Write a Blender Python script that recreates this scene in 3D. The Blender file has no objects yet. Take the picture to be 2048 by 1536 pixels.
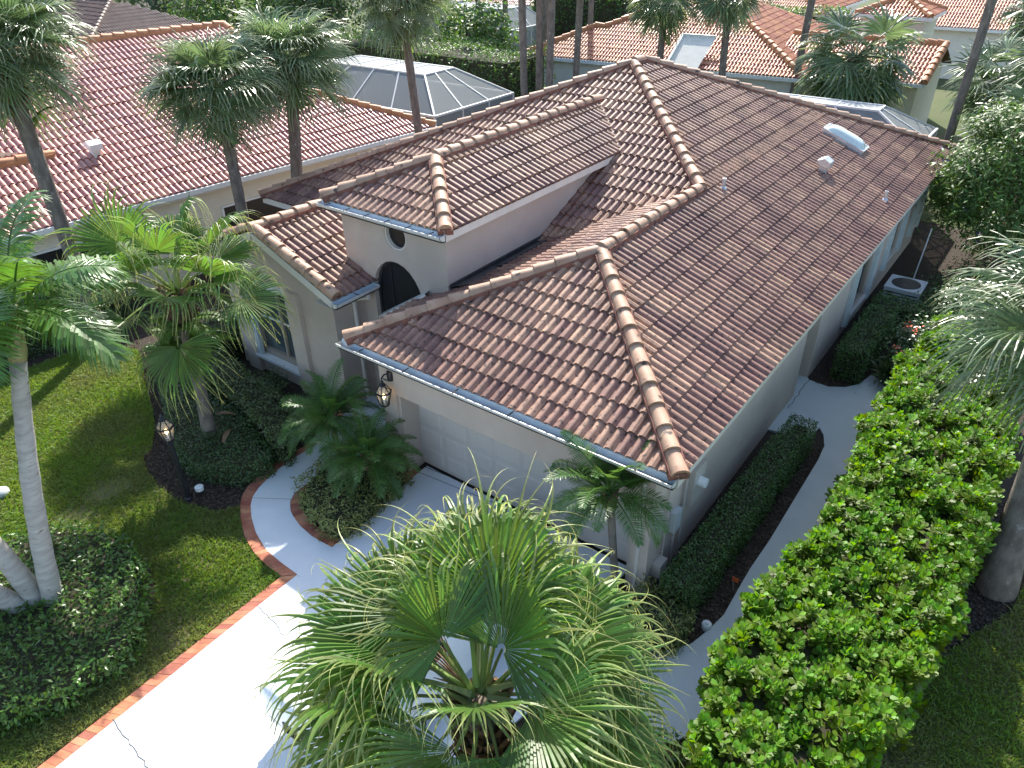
import bpy, bmesh, math, random
import numpy as np
from mathutils import Vector, Matrix
from mathutils.geometry import tessellate_polygon
PI = math.pi
random.seed(7); RNG = np.random.default_rng(7)
scene = bpy.context.scene
COL = scene.collection

# ---------------------------------------------------------------- camera
CAM = np.array([2.7181, -7.0890, 9.0149]); FPX = 1473.3
PITCH, YAW, ROLL = 0.57634, 0.65110, -0.01790
_fw = np.array([-math.sin(YAW)*math.cos(PITCH), math.cos(YAW)*math.cos(PITCH), -math.sin(PITCH)])
_rt = np.array([math.cos(YAW), math.sin(YAW), 0.]); _up = np.cross(_rt, _fw)
_r2 = _rt*math.cos(ROLL)+_up*math.sin(ROLL); _u2 = -_rt*math.sin(ROLL)+_up*math.cos(ROLL)
cam_data = bpy.data.cameras.new('camera'); cam = bpy.data.objects.new('camera', cam_data); COL.objects.link(cam)
cam_data.sensor_width = 36; cam_data.lens = FPX/2048*36; cam_data.clip_end = 2000; cam_data.clip_start = .05
cam.matrix_world = Matrix(((_r2[0], _u2[0], -_fw[0], CAM[0]), (_r2[1], _u2[1], -_fw[1], CAM[1]), (_r2[2], _u2[2], -_fw[2], CAM[2]), (0, 0, 0, 1)))
scene.camera = cam
# ---------------------------------------------------------------- light
SUN_AZ = math.radians(-32.0)      # from +Y towards +X
SUN_EL = math.radians(39)
world = bpy.data.worlds.new('World'); scene.world = world; world.use_nodes = True
wn = world.node_tree; bg = wn.nodes['Background']
sky = wn.nodes.new('ShaderNodeTexSky'); sky.sky_type = 'NISHITA'; sky.sun_disc = False
sky.sun_elevation = SUN_EL; sky.sun_rotation = SUN_AZ; sky.air_density = 1.0; sky.dust_density = 1.2; sky.ozone_density = 1.0
wn.links.new(sky.outputs[0], bg.inputs[0]); bg.inputs[1].default_value = 0.15
sun_data = bpy.data.lights.new('sun', 'SUN'); sun_data.energy = 4.2; sun_data.angle = math.radians(.55); sun_data.color = (1, .95, .86)
sun = bpy.data.objects.new('sun', sun_data); COL.objects.link(sun)
sdir = Vector((math.sin(SUN_AZ)*math.cos(SUN_EL), math.cos(SUN_AZ)*math.cos(SUN_EL), math.sin(SUN_EL)))
sun.rotation_euler = sdir.to_track_quat('Z', 'Y').to_euler(); sun.location = (0, 0, 60)
vs = scene.view_settings; vs.view_transform = 'Standard'; vs.look = 'None'; vs.gamma = 1; vs.use_curve_mapping = False
vs.exposure = 1.3

# ---------------------------------------------------------------- pixel -> place
def ray(x, y): return _fw + _r2*(x-1024)/FPX - _u2*(y-768)/FPX
def hit(x, y, ax, v):
    d = ray(x, y); return CAM + d*(v-CAM[ax])/d[ax]
def G(x, y, z=0.): return hit(x, y, 2, z)
def onplane(x, y, p0, n):
    d = ray(x, y); n = np.asarray(n, float); return CAM + d*(((np.asarray(p0)-CAM)@n)/(d@n))
def proj(P):
    d = np.asarray(P, float)-CAM; z = d@_fw
    return 1024+FPX*(d@_r2)/z, 768-FPX*(d@_u2)/z, z

# ---------------------------------------------------------------- materials
def _n(nt, t, **kw):
    n = nt.nodes.new(t)
    for k, v in kw.items(): setattr(n, k, v)
    return n
def mat(name, c1, c2=None, scale=6., rough=.6, bump=0., bscale=60., trans=0., tcol=None, rnd=0., spec=.4, metal=0.,
        speck=None, sscale=40., sthr=.6, sw=.1, emit=None, alpha=None, hue=0., detail=6., c3=None, c3scale=.5, stretch=None, objrnd=True, thr=None, tip=None):
    m = bpy.data.materials.new(name); m.use_nodes = True; nt = m.node_tree; L = nt.links
    bs = nt.nodes['Principled BSDF']; out = nt.nodes['Material Output']
    geo = _n(nt, 'ShaderNodeNewGeometry'); pos = geo.outputs['Position']
    if stretch:
        mp = _n(nt, 'ShaderNodeMapping'); mp.inputs['Scale'].default_value = stretch; L.new(pos, mp.inputs[0]); pos2 = mp.outputs[0]
    else: pos2 = pos
    c1 = tuple(c1)+(1,)
    def noise(sc, p=pos2, d=detail):
        n = _n(nt, 'ShaderNodeTexNoise'); n.inputs['Scale'].default_value = sc; n.inputs['Detail'].default_value = d; L.new(p, n.inputs['Vector']); return n.outputs['Fac']
    def ramp(fac, a, b):
        r = _n(nt, 'ShaderNodeMapRange'); r.inputs[1].default_value = a; r.inputs[2].default_value = b; L.new(fac, r.inputs[0]); return r.outputs[0]
    def mix(fac, a, b):
        x = _n(nt, 'ShaderNodeMix', data_type='RGBA')
        if isinstance(fac, float): x.inputs[0].default_value = fac
        else: L.new(fac, x.inputs[0])
        for i, v in ((6, a), (7, b)):
            if isinstance(v, tuple): x.inputs[i].default_value = v
            else: L.new(v, x.inputs[i])
        return x.outputs[2]
    col = c1
    if c2: col = mix(ramp(noise(scale), *(thr or (.35, .65))), c1, tuple(c2)+(1,))
    if c3: col = mix(ramp(noise(c3scale, pos), .42, .62), col, tuple(c3)+(1,))
    if speck: col = mix(ramp(noise(sscale), sthr, sthr+sw), col, tuple(speck)+(1,))
    if tip:
        ta_ = _n(nt, 'ShaderNodeAttribute', attribute_name='tip'); col = mix(ta_.outputs['Fac'], col, tuple(tip)+(1,))
    rv = None
    if rnd or hue:
        at = _n(nt, 'ShaderNodeAttribute', attribute_name='rnd')
        oi = _n(nt, 'ShaderNodeObjectInfo'); ad = _n(nt, 'ShaderNodeMath', operation='ADD'); L.new(at.outputs['Fac'], ad.inputs[0])
        if objrnd: L.new(oi.outputs['Random'], ad.inputs[1])
        else: ad.inputs[1].default_value = 0
        fr = _n(nt, 'ShaderNodeMath', operation='FRACT'); L.new(ad.outputs[0], fr.inputs[0]); rv = fr.outputs[0]
        hs = _n(nt, 'ShaderNodeHueSaturation')
        a = _n(nt, 'ShaderNodeMapRange'); a.inputs[3].default_value = 1-rnd; a.inputs[4].default_value = 1+rnd; L.new(rv, a.inputs[0]); L.new(a.outputs[0], hs.inputs['Value'])
        b = _n(nt, 'ShaderNodeMapRange'); b.inputs[3].default_value = .5-hue; b.inputs[4].default_value = .5+hue; L.new(rv, b.inputs[0]); L.new(b.outputs[0], hs.inputs['Hue'])
        if isinstance(col, tuple): hs.inputs['Color'].default_value = col
        else: L.new(col, hs.inputs['Color'])
        col = hs.outputs[0]
    if isinstance(col, tuple): bs.inputs['Base Color'].default_value = col
    else: L.new(col, bs.inputs['Base Color'])
    bs.inputs['Roughness'].default_value = rough; bs.inputs['Specular IOR Level'].default_value = spec; bs.inputs['Metallic'].default_value = metal
    if alpha is not None: bs.inputs['Alpha'].default_value = alpha
    if emit:
        bs.inputs['Emission Color'].default_value = tuple(emit[:3])+(1,); bs.inputs['Emission Strength'].default_value = emit[3]
    if bump:
        bp = _n(nt, 'ShaderNodeBump'); bp.inputs['Strength'].default_value = bump; bp.inputs['Distance'].default_value = .02
        L.new(noise(bscale, pos, 4.), bp.inputs['Height']); L.new(bp.outputs[0], bs.inputs['Normal'])
    if trans:
        tr = _n(nt, 'ShaderNodeBsdfTranslucent')
        if tcol: tr.inputs[0].default_value = tuple(tcol)+(1,)
        elif isinstance(col, tuple): tr.inputs[0].default_value = col
        else:
            g = _n(nt, 'ShaderNodeHueSaturation'); g.inputs['Hue'].default_value = .485; g.inputs['Saturation'].default_value = 1.1; g.inputs['Value'].default_value = 2.1; L.new(col, g.inputs['Color']); L.new(g.outputs[0], tr.inputs[0])
        ms = _n(nt, 'ShaderNodeMixShader'); ms.inputs[0].default_value = trans
        L.new(bs.outputs[0], ms.inputs[1]); L.new(tr.outputs[0], ms.inputs[2]); L.new(ms.outputs[0], out.inputs[0])
    return m
def glass(name, col, alpha, rough=.05):
    m = mat(name, col, rough=rough, alpha=alpha, spec=.6); return m
M = dict(
 tile=mat('aged terracotta tile', (.36, .205, .14), (.25, .135, .095), 5, .58, .25, 70, rnd=.24, hue=.012, speck=(.05, .036, .03), sscale=16, sthr=.57, sw=.12, c3=(.20, .105, .077), c3scale=1.1, spec=.4),
 cap=mat('pale weathered ridge tile', (.46, .30, .20), (.36, .205, .13), 4, .6, .25, 60, rnd=.15, speck=(.06, .045, .035), sscale=6, sthr=.60, sw=.1, spec=.35),
 mortar=mat('pink roof mortar', (.27, .11, .075), (.17, .08, .06), 6, .9, .4, 40, speck=(.05, .035, .03), sscale=8, sthr=.58),
 ntile=mat('salmon roof tile', (.50, .225, .165), (.42, .17, .125), 5, .38, .15, 70, rnd=.16, hue=.01, speck=(.2, .09, .06), sscale=14, sthr=.62, spec=.6),
 ncap=mat('orange ridge tile', (.56, .25, .11), (.46, .19, .085), 4, .6, .2, 60, rnd=.12),
 btile=mat('orange roof tile', (.50, .21, .10), (.42, .15, .075), 5, .5, .15, 70, rnd=.18, hue=.012, speck=(.2, .09, .05), sscale=12, sthr=.62),
 dtile=mat('dark brown roof tile', (.14, .085, .065), (.09, .055, .045), 5, .6, .2, 60, rnd=.2),
 deck=mat('roof underlay', (.10, .055, .04), rough=.9),
 stucco=mat('beige stucco', (.60, .50, .42), (.55, .455, .38), 3, .9, .35, 110, c3=(.52, .43, .36), c3scale=.7, spec=.2),
 cream=mat('cream stucco', (.76, .70, .57), (.71, .65, .52), 3, .9, .2, 90, spec=.2),
 white=mat('white stucco', (.8, .78, .72), (.74, .72, .66), 3, .85, .2, 90, spec=.2),
 trim=mat('off white painted trim', (.74, .68, .6), (.68, .62, .55), 4, .5),
 wtrim=mat('white aluminium trim', (.8, .8, .78), (.72, .73, .72), 5, .4),
 gutter=mat('pale beige gutter metal', (.70, .68, .63), (.62, .60, .56), 6, .4, spec=.5),
 apron=mat('drip metal with painted sky blue', (.50, .60, .68), (.44, .53, .60), 4, .3, spec=.6),  # blue of the reflected sky is put into the metal colour
 gdark=mat('gutter debris', (.05, .04, .035), rough=.9),
 door=mat('beige garage door', (.56, .50, .445), (.54, .48, .425), 6, .5, .06, 200, stretch=(14, 14, .6)),
 glass=mat('dark screened glass', (.018, .019, .021), rough=.35, spec=.35),
 bglass=mat('bluish curtained window glass', (.05, .07, .08), (.10, .12, .12), 1.5, .06, spec=.9),
 bronze=mat('tan aluminium frame', (.38, .31, .24), rough=.45),
 shutter=mat('pale green white shutter', (.62, .68, .67), (.55, .6, .6), 8, .5),
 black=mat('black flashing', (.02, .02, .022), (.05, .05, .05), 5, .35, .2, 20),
 iron=mat('black painted iron', (.02, .021, .025), rough=.35, spec=.5),
 lglass=glass('lantern glass', (.8, .75, .6), .25),
 bulb=mat('warm bulb', (1, .8, .5), emit=(1, .62, .25, 6.)),
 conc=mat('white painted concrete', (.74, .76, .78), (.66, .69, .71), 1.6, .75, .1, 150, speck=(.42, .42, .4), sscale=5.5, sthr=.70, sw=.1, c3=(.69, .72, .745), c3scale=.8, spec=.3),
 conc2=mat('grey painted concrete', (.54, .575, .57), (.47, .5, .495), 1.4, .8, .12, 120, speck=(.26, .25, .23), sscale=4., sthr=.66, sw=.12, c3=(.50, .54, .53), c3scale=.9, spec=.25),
 crack=mat('dark crack', (.10, .10, .10), rough=1),
 brick=mat('red clay brick', (.42, .155, .085), (.34, .115, .065), 7, .8, .3, 80, rnd=.25, hue=.012, c3=(.47, .20, .12), c3scale=3),
 joint=mat('brick joint sand', (.16, .11, .085), rough=1),
 soil=mat('dark mulch soil', (.062, .045, .033), (.032, .024, .018), 16, 1, .8, 50, speck=(.16, .13, .10), sscale=55, sthr=.64, sw=.08),
 chip=mat('mulch chips', (.10, .068, .048), (.055, .04, .03), 20, .95, rnd=.6),
 turf=mat('lawn floor', (.075, .105, .022), (.10, .11, .03), 2.5, .95, .5, 60, c3=(.15, .125, .06), c3scale=.55),
 grass=mat('grass blades', (.115, .205, .026), (.15, .225, .032), 1.2, .55, trans=.35, rnd=.35, hue=.02, c3=(.16, .19, .05), c3scale=.5),
 far=mat('far ground', (.06, .09, .025), (.09, .10, .04), .3, 1),
 box=mat('clipped box leaves', (.06, .115, .028), (.078, .145, .036), 3, .4, trans=.22, rnd=.5, hue=.015, spec=.5),
 boxd=mat('dark hedge leaves', (.046, .092, .026), (.06, .115, .03), 3, .35, trans=.2, rnd=.45, hue=.015, spec=.55),
 grn=mat('mid green hedge leaves', (.07, .14, .022), (.092, .17, .028), 3, .35, trans=.28, rnd=.5, hue=.015, spec=.5),
 olive=mat('olive hedge leaves', (.07, .105, .035), (.095, .135, .045), 3, .4, trans=.2, rnd=.5, hue=.015, spec=.5),
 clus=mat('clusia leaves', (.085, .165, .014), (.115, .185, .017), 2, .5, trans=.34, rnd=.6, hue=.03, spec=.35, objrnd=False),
 vari=mat('variegated leaves', (.11, .145, .035), (.26, .27, .09), 30, .42, trans=.22, rnd=.45, hue=.02),
 bgl=mat('background leaves', (.055, .115, .025), (.085, .155, .03), .5, .5, trans=.3, rnd=.5, hue=.02),
 bgd=mat('dark background leaves', (.03, .065, .02), (.05, .09, .025), .5, .5, trans=.25, rnd=.5, hue=.02),
 treel=mat('glossy tree leaves', (.06, .12, .025), (.085, .15, .03), 1.5, .5, trans=.22, rnd=.45, hue=.015, spec=.35),
 fan=mat('fan palm leaf', (.075, .15, .03), (.11, .19, .035), 1.2, .42, trans=.34, rnd=.3, hue=.02, spec=.45, tip=(.40, .40, .16)),
 sabal=mat('sabal palm leaf', (.10, .155, .065), (.13, .185, .08), 1., .32, trans=.28, rnd=.3, hue=.015, spec=.75, tip=(.30, .31, .17)),
 date=mat('date palm leaf', (.06, .135, .03), (.085, .165, .035), 1.5, .38, trans=.3, rnd=.25, hue=.015, spec=.55),
 adon=mat('feather palm leaf', (.06, .135, .022), (.085, .17, .03), 1.2, .35, trans=.3, rnd=.25, hue=.015, spec=.6),
 fern=mat('fern leaf', (.09, .18, .025), (.12, .2, .035), 3, .5, trans=.35, rnd=.3, hue=.02),
 dead=mat('dry palm fibre', (.20, .125, .07), (.11, .07, .042), 12, .95, rnd=.4),
 bark=mat('grey brown palm bark', (.24, .20, .165), (.14, .115, .095), 9, .95, .7, 45, stretch=(1, 1, .45), speck=(.35, .33, .30), sscale=16, sthr=.62),
 bark2=mat('pale ringed palm bark', (.46, .43, .38), (.34, .315, .28), 5, .9, .4, 50, stretch=(.7, .7, 3.2), speck=(.2, .17, .12), sscale=9, sthr=.62),
 wood=mat('tree bark', (.16, .12, .09), (.10, .075, .055), 10, .95, .6, 40),
 shaft=mat('green crownshaft', (.22, .26, .10), (.30, .26, .12), 3, .35, stretch=(1, 1, .3)),
 core=mat('hedge twigs with painted shade', (.035, .035, .018), (.05, .045, .025), 12, 1),  # twig brown, kept dark to stand for the shade inside hedges too
 cpaint=mat('white car paint', (.78, .79, .80), rough=.22, spec=.6),
 cglass=mat('car glass', (.02, .025, .03), rough=.03, spec=.9),
 red=mat('red tail lamp', (.5, .01, .015), rough=.15, spec=.8),
 rubber=mat('tyre rubber', (.02, .02, .02), rough=.85),
 rim=mat('alloy rim', (.45, .46, .47), rough=.3, metal=.8),
 plate=mat('number plate', (.72, .73, .72), rough=.5),
 screen=mat('grey insect screen', (.30, .32, .315), rough=1, alpha=.62, spec=.05),
 screenb=mat('pale screen roof', (.45, .46, .45), rough=1, alpha=.8, spec=.05),
 alum=mat('pale aluminium beam', (.66, .66, .63), rough=.5),
 dome=mat('milky skylight dome', (.62, .70, .64), (.55, .62, .58), 3, .15, spec=.7),
 metal=mat('galvanised metal', (.62, .64, .65), (.5, .52, .53), 8, .35, metal=.5),
 plastic=mat('white plastic', (.78, .78, .76), rough=.4),
 grey=mat('grey box paint', (.48, .43, .38), rough=.5),
 orange=mat('orange plastic flag', (.75, .14, .03), rough=.6),
 flower=mat('orange red flowers', (.75, .12, .05), rough=.6, rnd=.3),
 purple=mat('purple flowers', (.22, .13, .45), rough=.6, rnd=.3),
 pot=mat('green glazed pot', (.05, .09, .04), rough=.3),
 accent=mat('air conditioner grey', (.50, .52, .51), rough=.5),
)
# ---------------------------------------------------------------- object helpers
ORG = {}
def _link(o, parent, org):
    COL.objects.link(o)
    if parent is not None: o.parent = parent
    ORG[o] = org
    return o
def thing(name, label, cat, base, group=None):
    o = bpy.data.objects.new(name, None); o.empty_display_size = .2; o.location = Vector([float(v) for v in base])
    o['label'] = label; o['category'] = cat
    if group: o['group'] = group
    return _link(o, None, np.array(base, float))
def mkmesh(name, V, F, material, smooth=False, rnd=None, tip=None):
    me = bpy.data.meshes.new(name)
    V = np.asarray(V, np.float32)
    if isinstance(F, np.ndarray):
        k = F.shape[1]; n = len(F)
        me.vertices.add(len(V)); me.vertices.foreach_set('co', V.ravel())
        me.loops.add(n*k); me.loops.foreach_set('vertex_index', F.astype(np.int32).ravel())
        me.polygons.add(n); me.polygons.foreach_set('loop_start', np.arange(0, n*k, k, dtype=np.int32)); me.polygons.foreach_set('loop_total', np.full(n, k, np.int32))
        me.update(calc_edges=True); me.validate()
    else:
        me.from_pydata(V.tolist(), [], F); me.update()
    if smooth: me.polygons.foreach_set('use_smooth', np.ones(len(me.polygons), bool))
    if rnd is not None and len(rnd) == len(me.polygons):
        a = me.attributes.new('rnd', 'FLOAT', 'FACE'); a.data.foreach_set('value', np.asarray(rnd, np.float32))
    if tip is not None:
        a = me.attributes.new('tip', 'FLOAT', 'FACE'); a.data.foreach_set('value', np.asarray(tip, np.float32))
    me.materials.append(material)
    return me
def part(name, V, F, material, parent, smooth=False, rnd=None, kind=None, label=None):
    org = ORG[parent] if parent is not None else np.zeros(3)
    me = mkmesh(name, np.asarray(V, float)-org, F, material, smooth, rnd)
    o = bpy.data.objects.new(name, me)
    if kind: o['kind'] = kind
    if label: o['label'] = label
    return _link(o, parent, org)
def single(name, V, F, material, label, cat, smooth=False, group=None, rnd=None):
    V = np.asarray(V, float); base = np.array([(V[:, 0].min()+V[:, 0].max())/2, (V[:, 1].min()+V[:, 1].max())/2, V[:, 2].min()])
    me = mkmesh(name, V-base, F, material, smooth, rnd); o = bpy.data.objects.new(name, me); o.location = base
    o['label'] = label; o['category'] = cat
    if group: o['group'] = group
    return _link(o, None, base)
def struct(name, V, F, material, kind='structure', rnd=None, label=None, cat=None):
    me = mkmesh(name, V, F, material, False, rnd); o = bpy.data.objects.new(name, me); o['kind'] = kind
    if label: o['label'] = label
    if cat: o['category'] = cat
    return _link(o, None, np.zeros(3))
def inst(name, me, parent, mw):
    o = bpy.data.objects.new(name, me); _link(o, parent, None)
    m = Matrix(mw) if not isinstance(mw, Matrix) else mw.copy()
    m.translation = m.translation - Vector([float(v) for v in ORG[parent]])
    o.matrix_local = m
    return o
class MB:
    def __init__(s): s.v = []; s.f = []
    def add(s, V, F):
        b = len(s.v); s.v += [tuple(map(float, p)) for p in V]; s.f += [tuple(i+b for i in f) for f in F]; return s
    def box(s, a, b):
        x0, y0, z0 = np.minimum(a, b); x1, y1, z1 = np.maximum(a, b)
        return s.add([(x0, y0, z0), (x1, y0, z0), (x1, y1, z0), (x0, y1, z0), (x0, y0, z1), (x1, y0, z1), (x1, y1, z1), (x0, y1, z1)],
                     [(0, 3, 2, 1), (4, 5, 6, 7), (0, 1, 5, 4), (1, 2, 6, 5), (2, 3, 7, 6), (3, 0, 4, 7)])
    def bar(s, a, b, w, h=None, up=(0, 0, 1)):
        a = np.array(a, float); b = np.array(b, float); h = h or w; d = (b-a); d /= np.linalg.norm(d)
        u = np.cross(d, up); 
        if np.linalg.norm(u) < 1e-4: u = np.cross(d, (1, 0, 0))
        u /= np.linalg.norm(u); v = np.cross(u, d); u = u*w/2; v = v*h/2
        P = [a-u-v, a+u-v, a+u+v, a-u+v, b-u-v, b+u-v, b+u+v, b-u+v]
        return s.add(P, [(0, 1, 2, 3), (7, 6, 5, 4), (0, 4, 5, 1), (1, 5, 6, 2), (2, 6, 7, 3), (3, 7, 4, 0)])
    def tube(s, pts, rad, n=8, caps=True):
        pts = [np.array(p, float) for p in pts]
        if not hasattr(rad, '__len__'): rad = [rad]*len(pts)
        V = []; F = []; m = len(pts); ref = None
        for i, p in enumerate(pts):
            d = pts[min(i+1, m-1)]-pts[max(i-1, 0)]; d = d/(np.linalg.norm(d)+1e-9)
            if ref is None: ref = np.array([1., 0, 0]) if abs(d[0]) < .9 else np.array([0, 1., 0])
            u = np.cross(ref, d); u /= np.linalg.norm(u); w = np.cross(d, u); ref = np.cross(d, u)*0+ref
            for k in range(n):
                a = 2*PI*k/n; V.append(p+rad[i]*(math.cos(a)*u+math.sin(a)*w))
        for i in range(m-1):
            for k in range(n):
                k2 = (k+1) % n; F.append((i*n+k, i*n+k2, (i+1)*n+k2, (i+1)*n+k))
        if caps: F.append(tuple(range(n-1, -1, -1))); F.append(tuple((m-1)*n+k for k in range(n)))
        return s.add(V, F)
    def lathe(s, c, prof, n=10):
        V = []; F = []
        for r, z in prof:
            for k in range(n): a = 2*PI*k/n; V.append((c[0]+r*math.cos(a), c[1]+r*math.sin(a), c[2]+z))
        for i in range(len(prof)-1):
            for k in range(n): k2 = (k+1) % n; F.append((i*n+k, i*n+k2, (i+1)*n+k2, (i+1)*n+k))
        F.append(tuple(range(n-1, -1, -1))); F.append(tuple((len(prof)-1)*n+k for k in range(n)))
        return s.add(V, F)
    def prism(s, poly, z0, z1):
        P = [tuple(p[:2]) for p in poly]; n = len(P)
        tris = tessellate_polygon([[Vector((x, y, 0)) for x, y in P]])
        V = [(x, y, z1) for x, y in P]+[(x, y, z0) for x, y in P]
        F = []
        for t in tris:
            a, b, c = [np.array(P[i]) for i in t]
            if (b-a)[0]*(c-a)[1]-(b-a)[1]*(c-a)[0] < 0: t = (t[0], t[2], t[1])
            F.append(tuple(t)); F.append(tuple(i+n for i in reversed(t)))
        area = sum(P[i][0]*P[(i+1) % n][1]-P[(i+1) % n][0]*P[i][1] for i in range(n))
        for i in range(n):
            j = (i+1) % n
            F.append((i, i+n, j+n, j) if area > 0 else (j, j+n, i+n, i))
        return s.add(V, F)
    def out(s, name, m, parent, **k): return part(name, s.v, s.f, m, parent, **k)
def holed(mb, to3, outer, holes, depth):
    """sheet with openings; to3(u, v, d) maps to space; reveals run back by depth"""
    loops = [outer]+holes; tris = tessellate_polygon([[Vector((u, v, 0)) for u, v in l] for l in loops])
    flat = [p for l in loops for p in l]
    mb.add([to3(u, v, 0) for u, v in flat], [tuple(t) for t in tris])
    for h in holes:
        n = len(h); V = [to3(u, v, 0) for u, v in h]+[to3(u, v, depth) for u, v in h]
        mb.add(V, [(i, (i+1) % n, (i+1) % n+n, i+n) for i in range(n)])
def inpoly(P, poly):
    P = np.asarray(P, float); poly = np.asarray(poly, float)[:, :2]; x, y = P[:, 0], P[:, 1]; c = np.zeros(len(P), bool); n = len(poly)
    for i in range(n):
        x1, y1 = poly[i]; x2, y2 = poly[(i+1) % n]
        k = ((y1 > y) != (y2 > y)); xi = (x2-x1)*(y-y1)/((y2-y1) if y2 != y1 else 1e-9)+x1; c ^= k & (x < xi)
    return c
def lump(P, sc, seed=0.):
    P = np.asarray(P); return (np.sin(P[:, 0]*sc+seed)+np.sin(P[:, 1]*sc*1.3+2.1*seed)+np.sin((P[:, 0]+P[:, 1])*sc*.7+P[:, 2]*sc+seed*3)+np.sin((P[:, 0]-P[:, 1])*sc*1.7-P[:, 2]*sc*1.2))/4
def nrm(a): return a/(np.linalg.norm(a, axis=-1, keepdims=True)+1e-9)

# ---------------------------------------------------------------- leaves
LEAF = (np.array([(0, 0, 0), (-.22, .45, .05), (0, .5, 0), (.22, .45, .05), (0, 1, -.06)]), np.array([(0, 2, 1), (0, 3, 2), (1, 2, 4), (2, 3, 4)]))
LEAF2 = (np.array([(0, 0, 0), (-.3, .5, .06), (.3, .5, .06), (0, 1, -.03)]), np.array([(0, 2, 1), (1, 2, 3)]))
OBOV = (np.array([(0, 0, 0), (-.2, .35, .04), (-.36, .72, .05), (-.2, .97, .02), (.2, .97, .02), (.36, .72, .05), (.2, .35, .04)]), np.array([(0, 6, 1), (1, 6, 5), (1, 5, 2), (2, 5, 4), (2, 4, 3)]))
LONG = (np.array([(0, 0, 0), (-.13, .35, .04), (.13, .35, .04), (-.11, .7, .02), (.11, .7, .02), (0, 1, -.1)]), np.array([(0, 2, 1), (1, 2, 4), (1, 4, 3), (3, 4, 5)]))
def frames(N, T=None, rng=RNG):
    N = nrm(N); R = rng.normal(size=N.shape) if T is None else T
    T2 = nrm(R-(R*N).sum(-1, keepdims=True)*N); return np.cross(T2, N), T2, N
def scatter(tpl, P, N, size, T=None, rng=RNG):
    tv, tf = tpl; B, T2, N2 = frames(N, T, rng); k = len(tv); n = len(P)
    size = np.broadcast_to(np.asarray(size, float), (n,))[:, None, None]
    V = P[:, None, :]+size*(tv[None, :, 0:1]*B[:, None, :]+tv[None, :, 1:2]*T2[:, None, :]+tv[None, :, 2:3]*N2[:, None, :])
    F = tf[None]+(np.arange(n)*k)[:, None, None]
    r = np.repeat(rng.random(n), len(tf))
    return V.reshape(-1, 3), F.reshape(-1, 3), r
def polysamp(poly, n, rng=RNG):
    poly = np.asarray(poly, float)[:, :2]; lo, hi = poly.min(0), poly.max(0); out = []
    while sum(map(len, out)) < n:
        p = lo+rng.random((int(n*2)+10, 2))*(hi-lo); out.append(p[inpoly(p, poly)])
    return np.concatenate(out)[:n]
def polyarea(p): p = np.asarray(p, float); return abs(np.sum(p[:, 0]*np.roll(p[:, 1], -1)-np.roll(p[:, 0], -1)*p[:, 1]))/2
def inset(poly, d):
    poly = np.asarray(poly, float)[:, :2]; n = len(poly); a = np.sum(poly[:, 0]*np.roll(poly[:, 1], -1)-np.roll(poly[:, 0], -1)*poly[:, 1]); sg = 1 if a > 0 else -1; out = []
    for i in range(n):
        e1 = poly[i]-poly[i-1]; e2 = poly[(i+1) % n]-poly[i]; n1 = np.array([-e1[1], e1[0]])*sg/np.linalg.norm(e1); n2 = np.array([-e2[1], e2[0]])*sg/np.linalg.norm(e2)
        m = n1+n2; L = max(m@m, .6); out.append(poly[i]+m*2*d/L)
    return np.array(out)
def hedge(name, label, poly, h, m, leaf=.045, dens=900, tpl=LEAF2, lumpy=.05, lsc=5., upb=.5, spread=.7, cat='hedge', z0=0., corein=.13, group=None, hfun=None):
    poly = np.asarray(poly, float)[:, :2]; c = poly.mean(0)
    t = thing(name, label, cat, (c[0], c[1], z0), group)
    A = polyarea(poly); nt_ = int(A*dens); p = polysamp(poly, nt_)
    P = [np.c_[p, np.full(nt_, z0+h)]]; N = [np.tile((0, 0, 1.), (nt_, 1))]
    n = len(poly); a = np.sum(poly[:, 0]*np.roll(poly[:, 1], -1)-np.roll(poly[:, 0], -1)*poly[:, 1]); sg = 1 if a > 0 else -1
    for i in range(n):
        e = poly[(i+1) % n]-poly[i]; L = np.linalg.norm(e); k = int(L*h*dens)
        if k < 1: continue
        u = RNG.random(k); z = RNG.random(k)*h; q = poly[i]+u[:, None]*e
        P.append(np.c_[q, z0+z]); N.append(np.tile((e[1]*sg/L, -e[0]*sg/L, 0), (k, 1)))
    P = np.concatenate(P); N = np.concatenate(N)
    if hfun is not None:
        P[:, 2] = z0+(P[:, 2]-z0)*hfun(P)
    # round shoulders
    ztop = z0+h; edge = np.clip((P[:, 2]-(ztop-.18))/.18, 0, 1)
    d = lump(P, lsc, len(name)*.7+c[0])*lumpy
    P = P+N*d[:, None]-N*np.abs(RNG.normal(size=len(P)))[:, None]*.05+RNG.normal(size=P.shape)*leaf*.35
    Nn = N*.8+np.array([0, 0, upb])+RNG.normal(size=N.shape)*spread
    T = N*.7+np.array([0, 0, .35])+RNG.normal(size=N.shape)*.8
    V, F, r = scatter(tpl, P, Nn, leaf*(.7+.6*RNG.random(len(P))), T)
    V[:, 2] = np.maximum(V[:, 2], z0+.01)
    part('foliage', V, F, m, t, rnd=r, kind='stuff')
    ci = inset(poly, corein); MB().prism(ci, z0+.005, z0+h-corein if hfun is None else z0+h*.62).out('branches', M['core'], t)  # solid dark core: twigs plus inner shade painted into the colour
    return t
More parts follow.
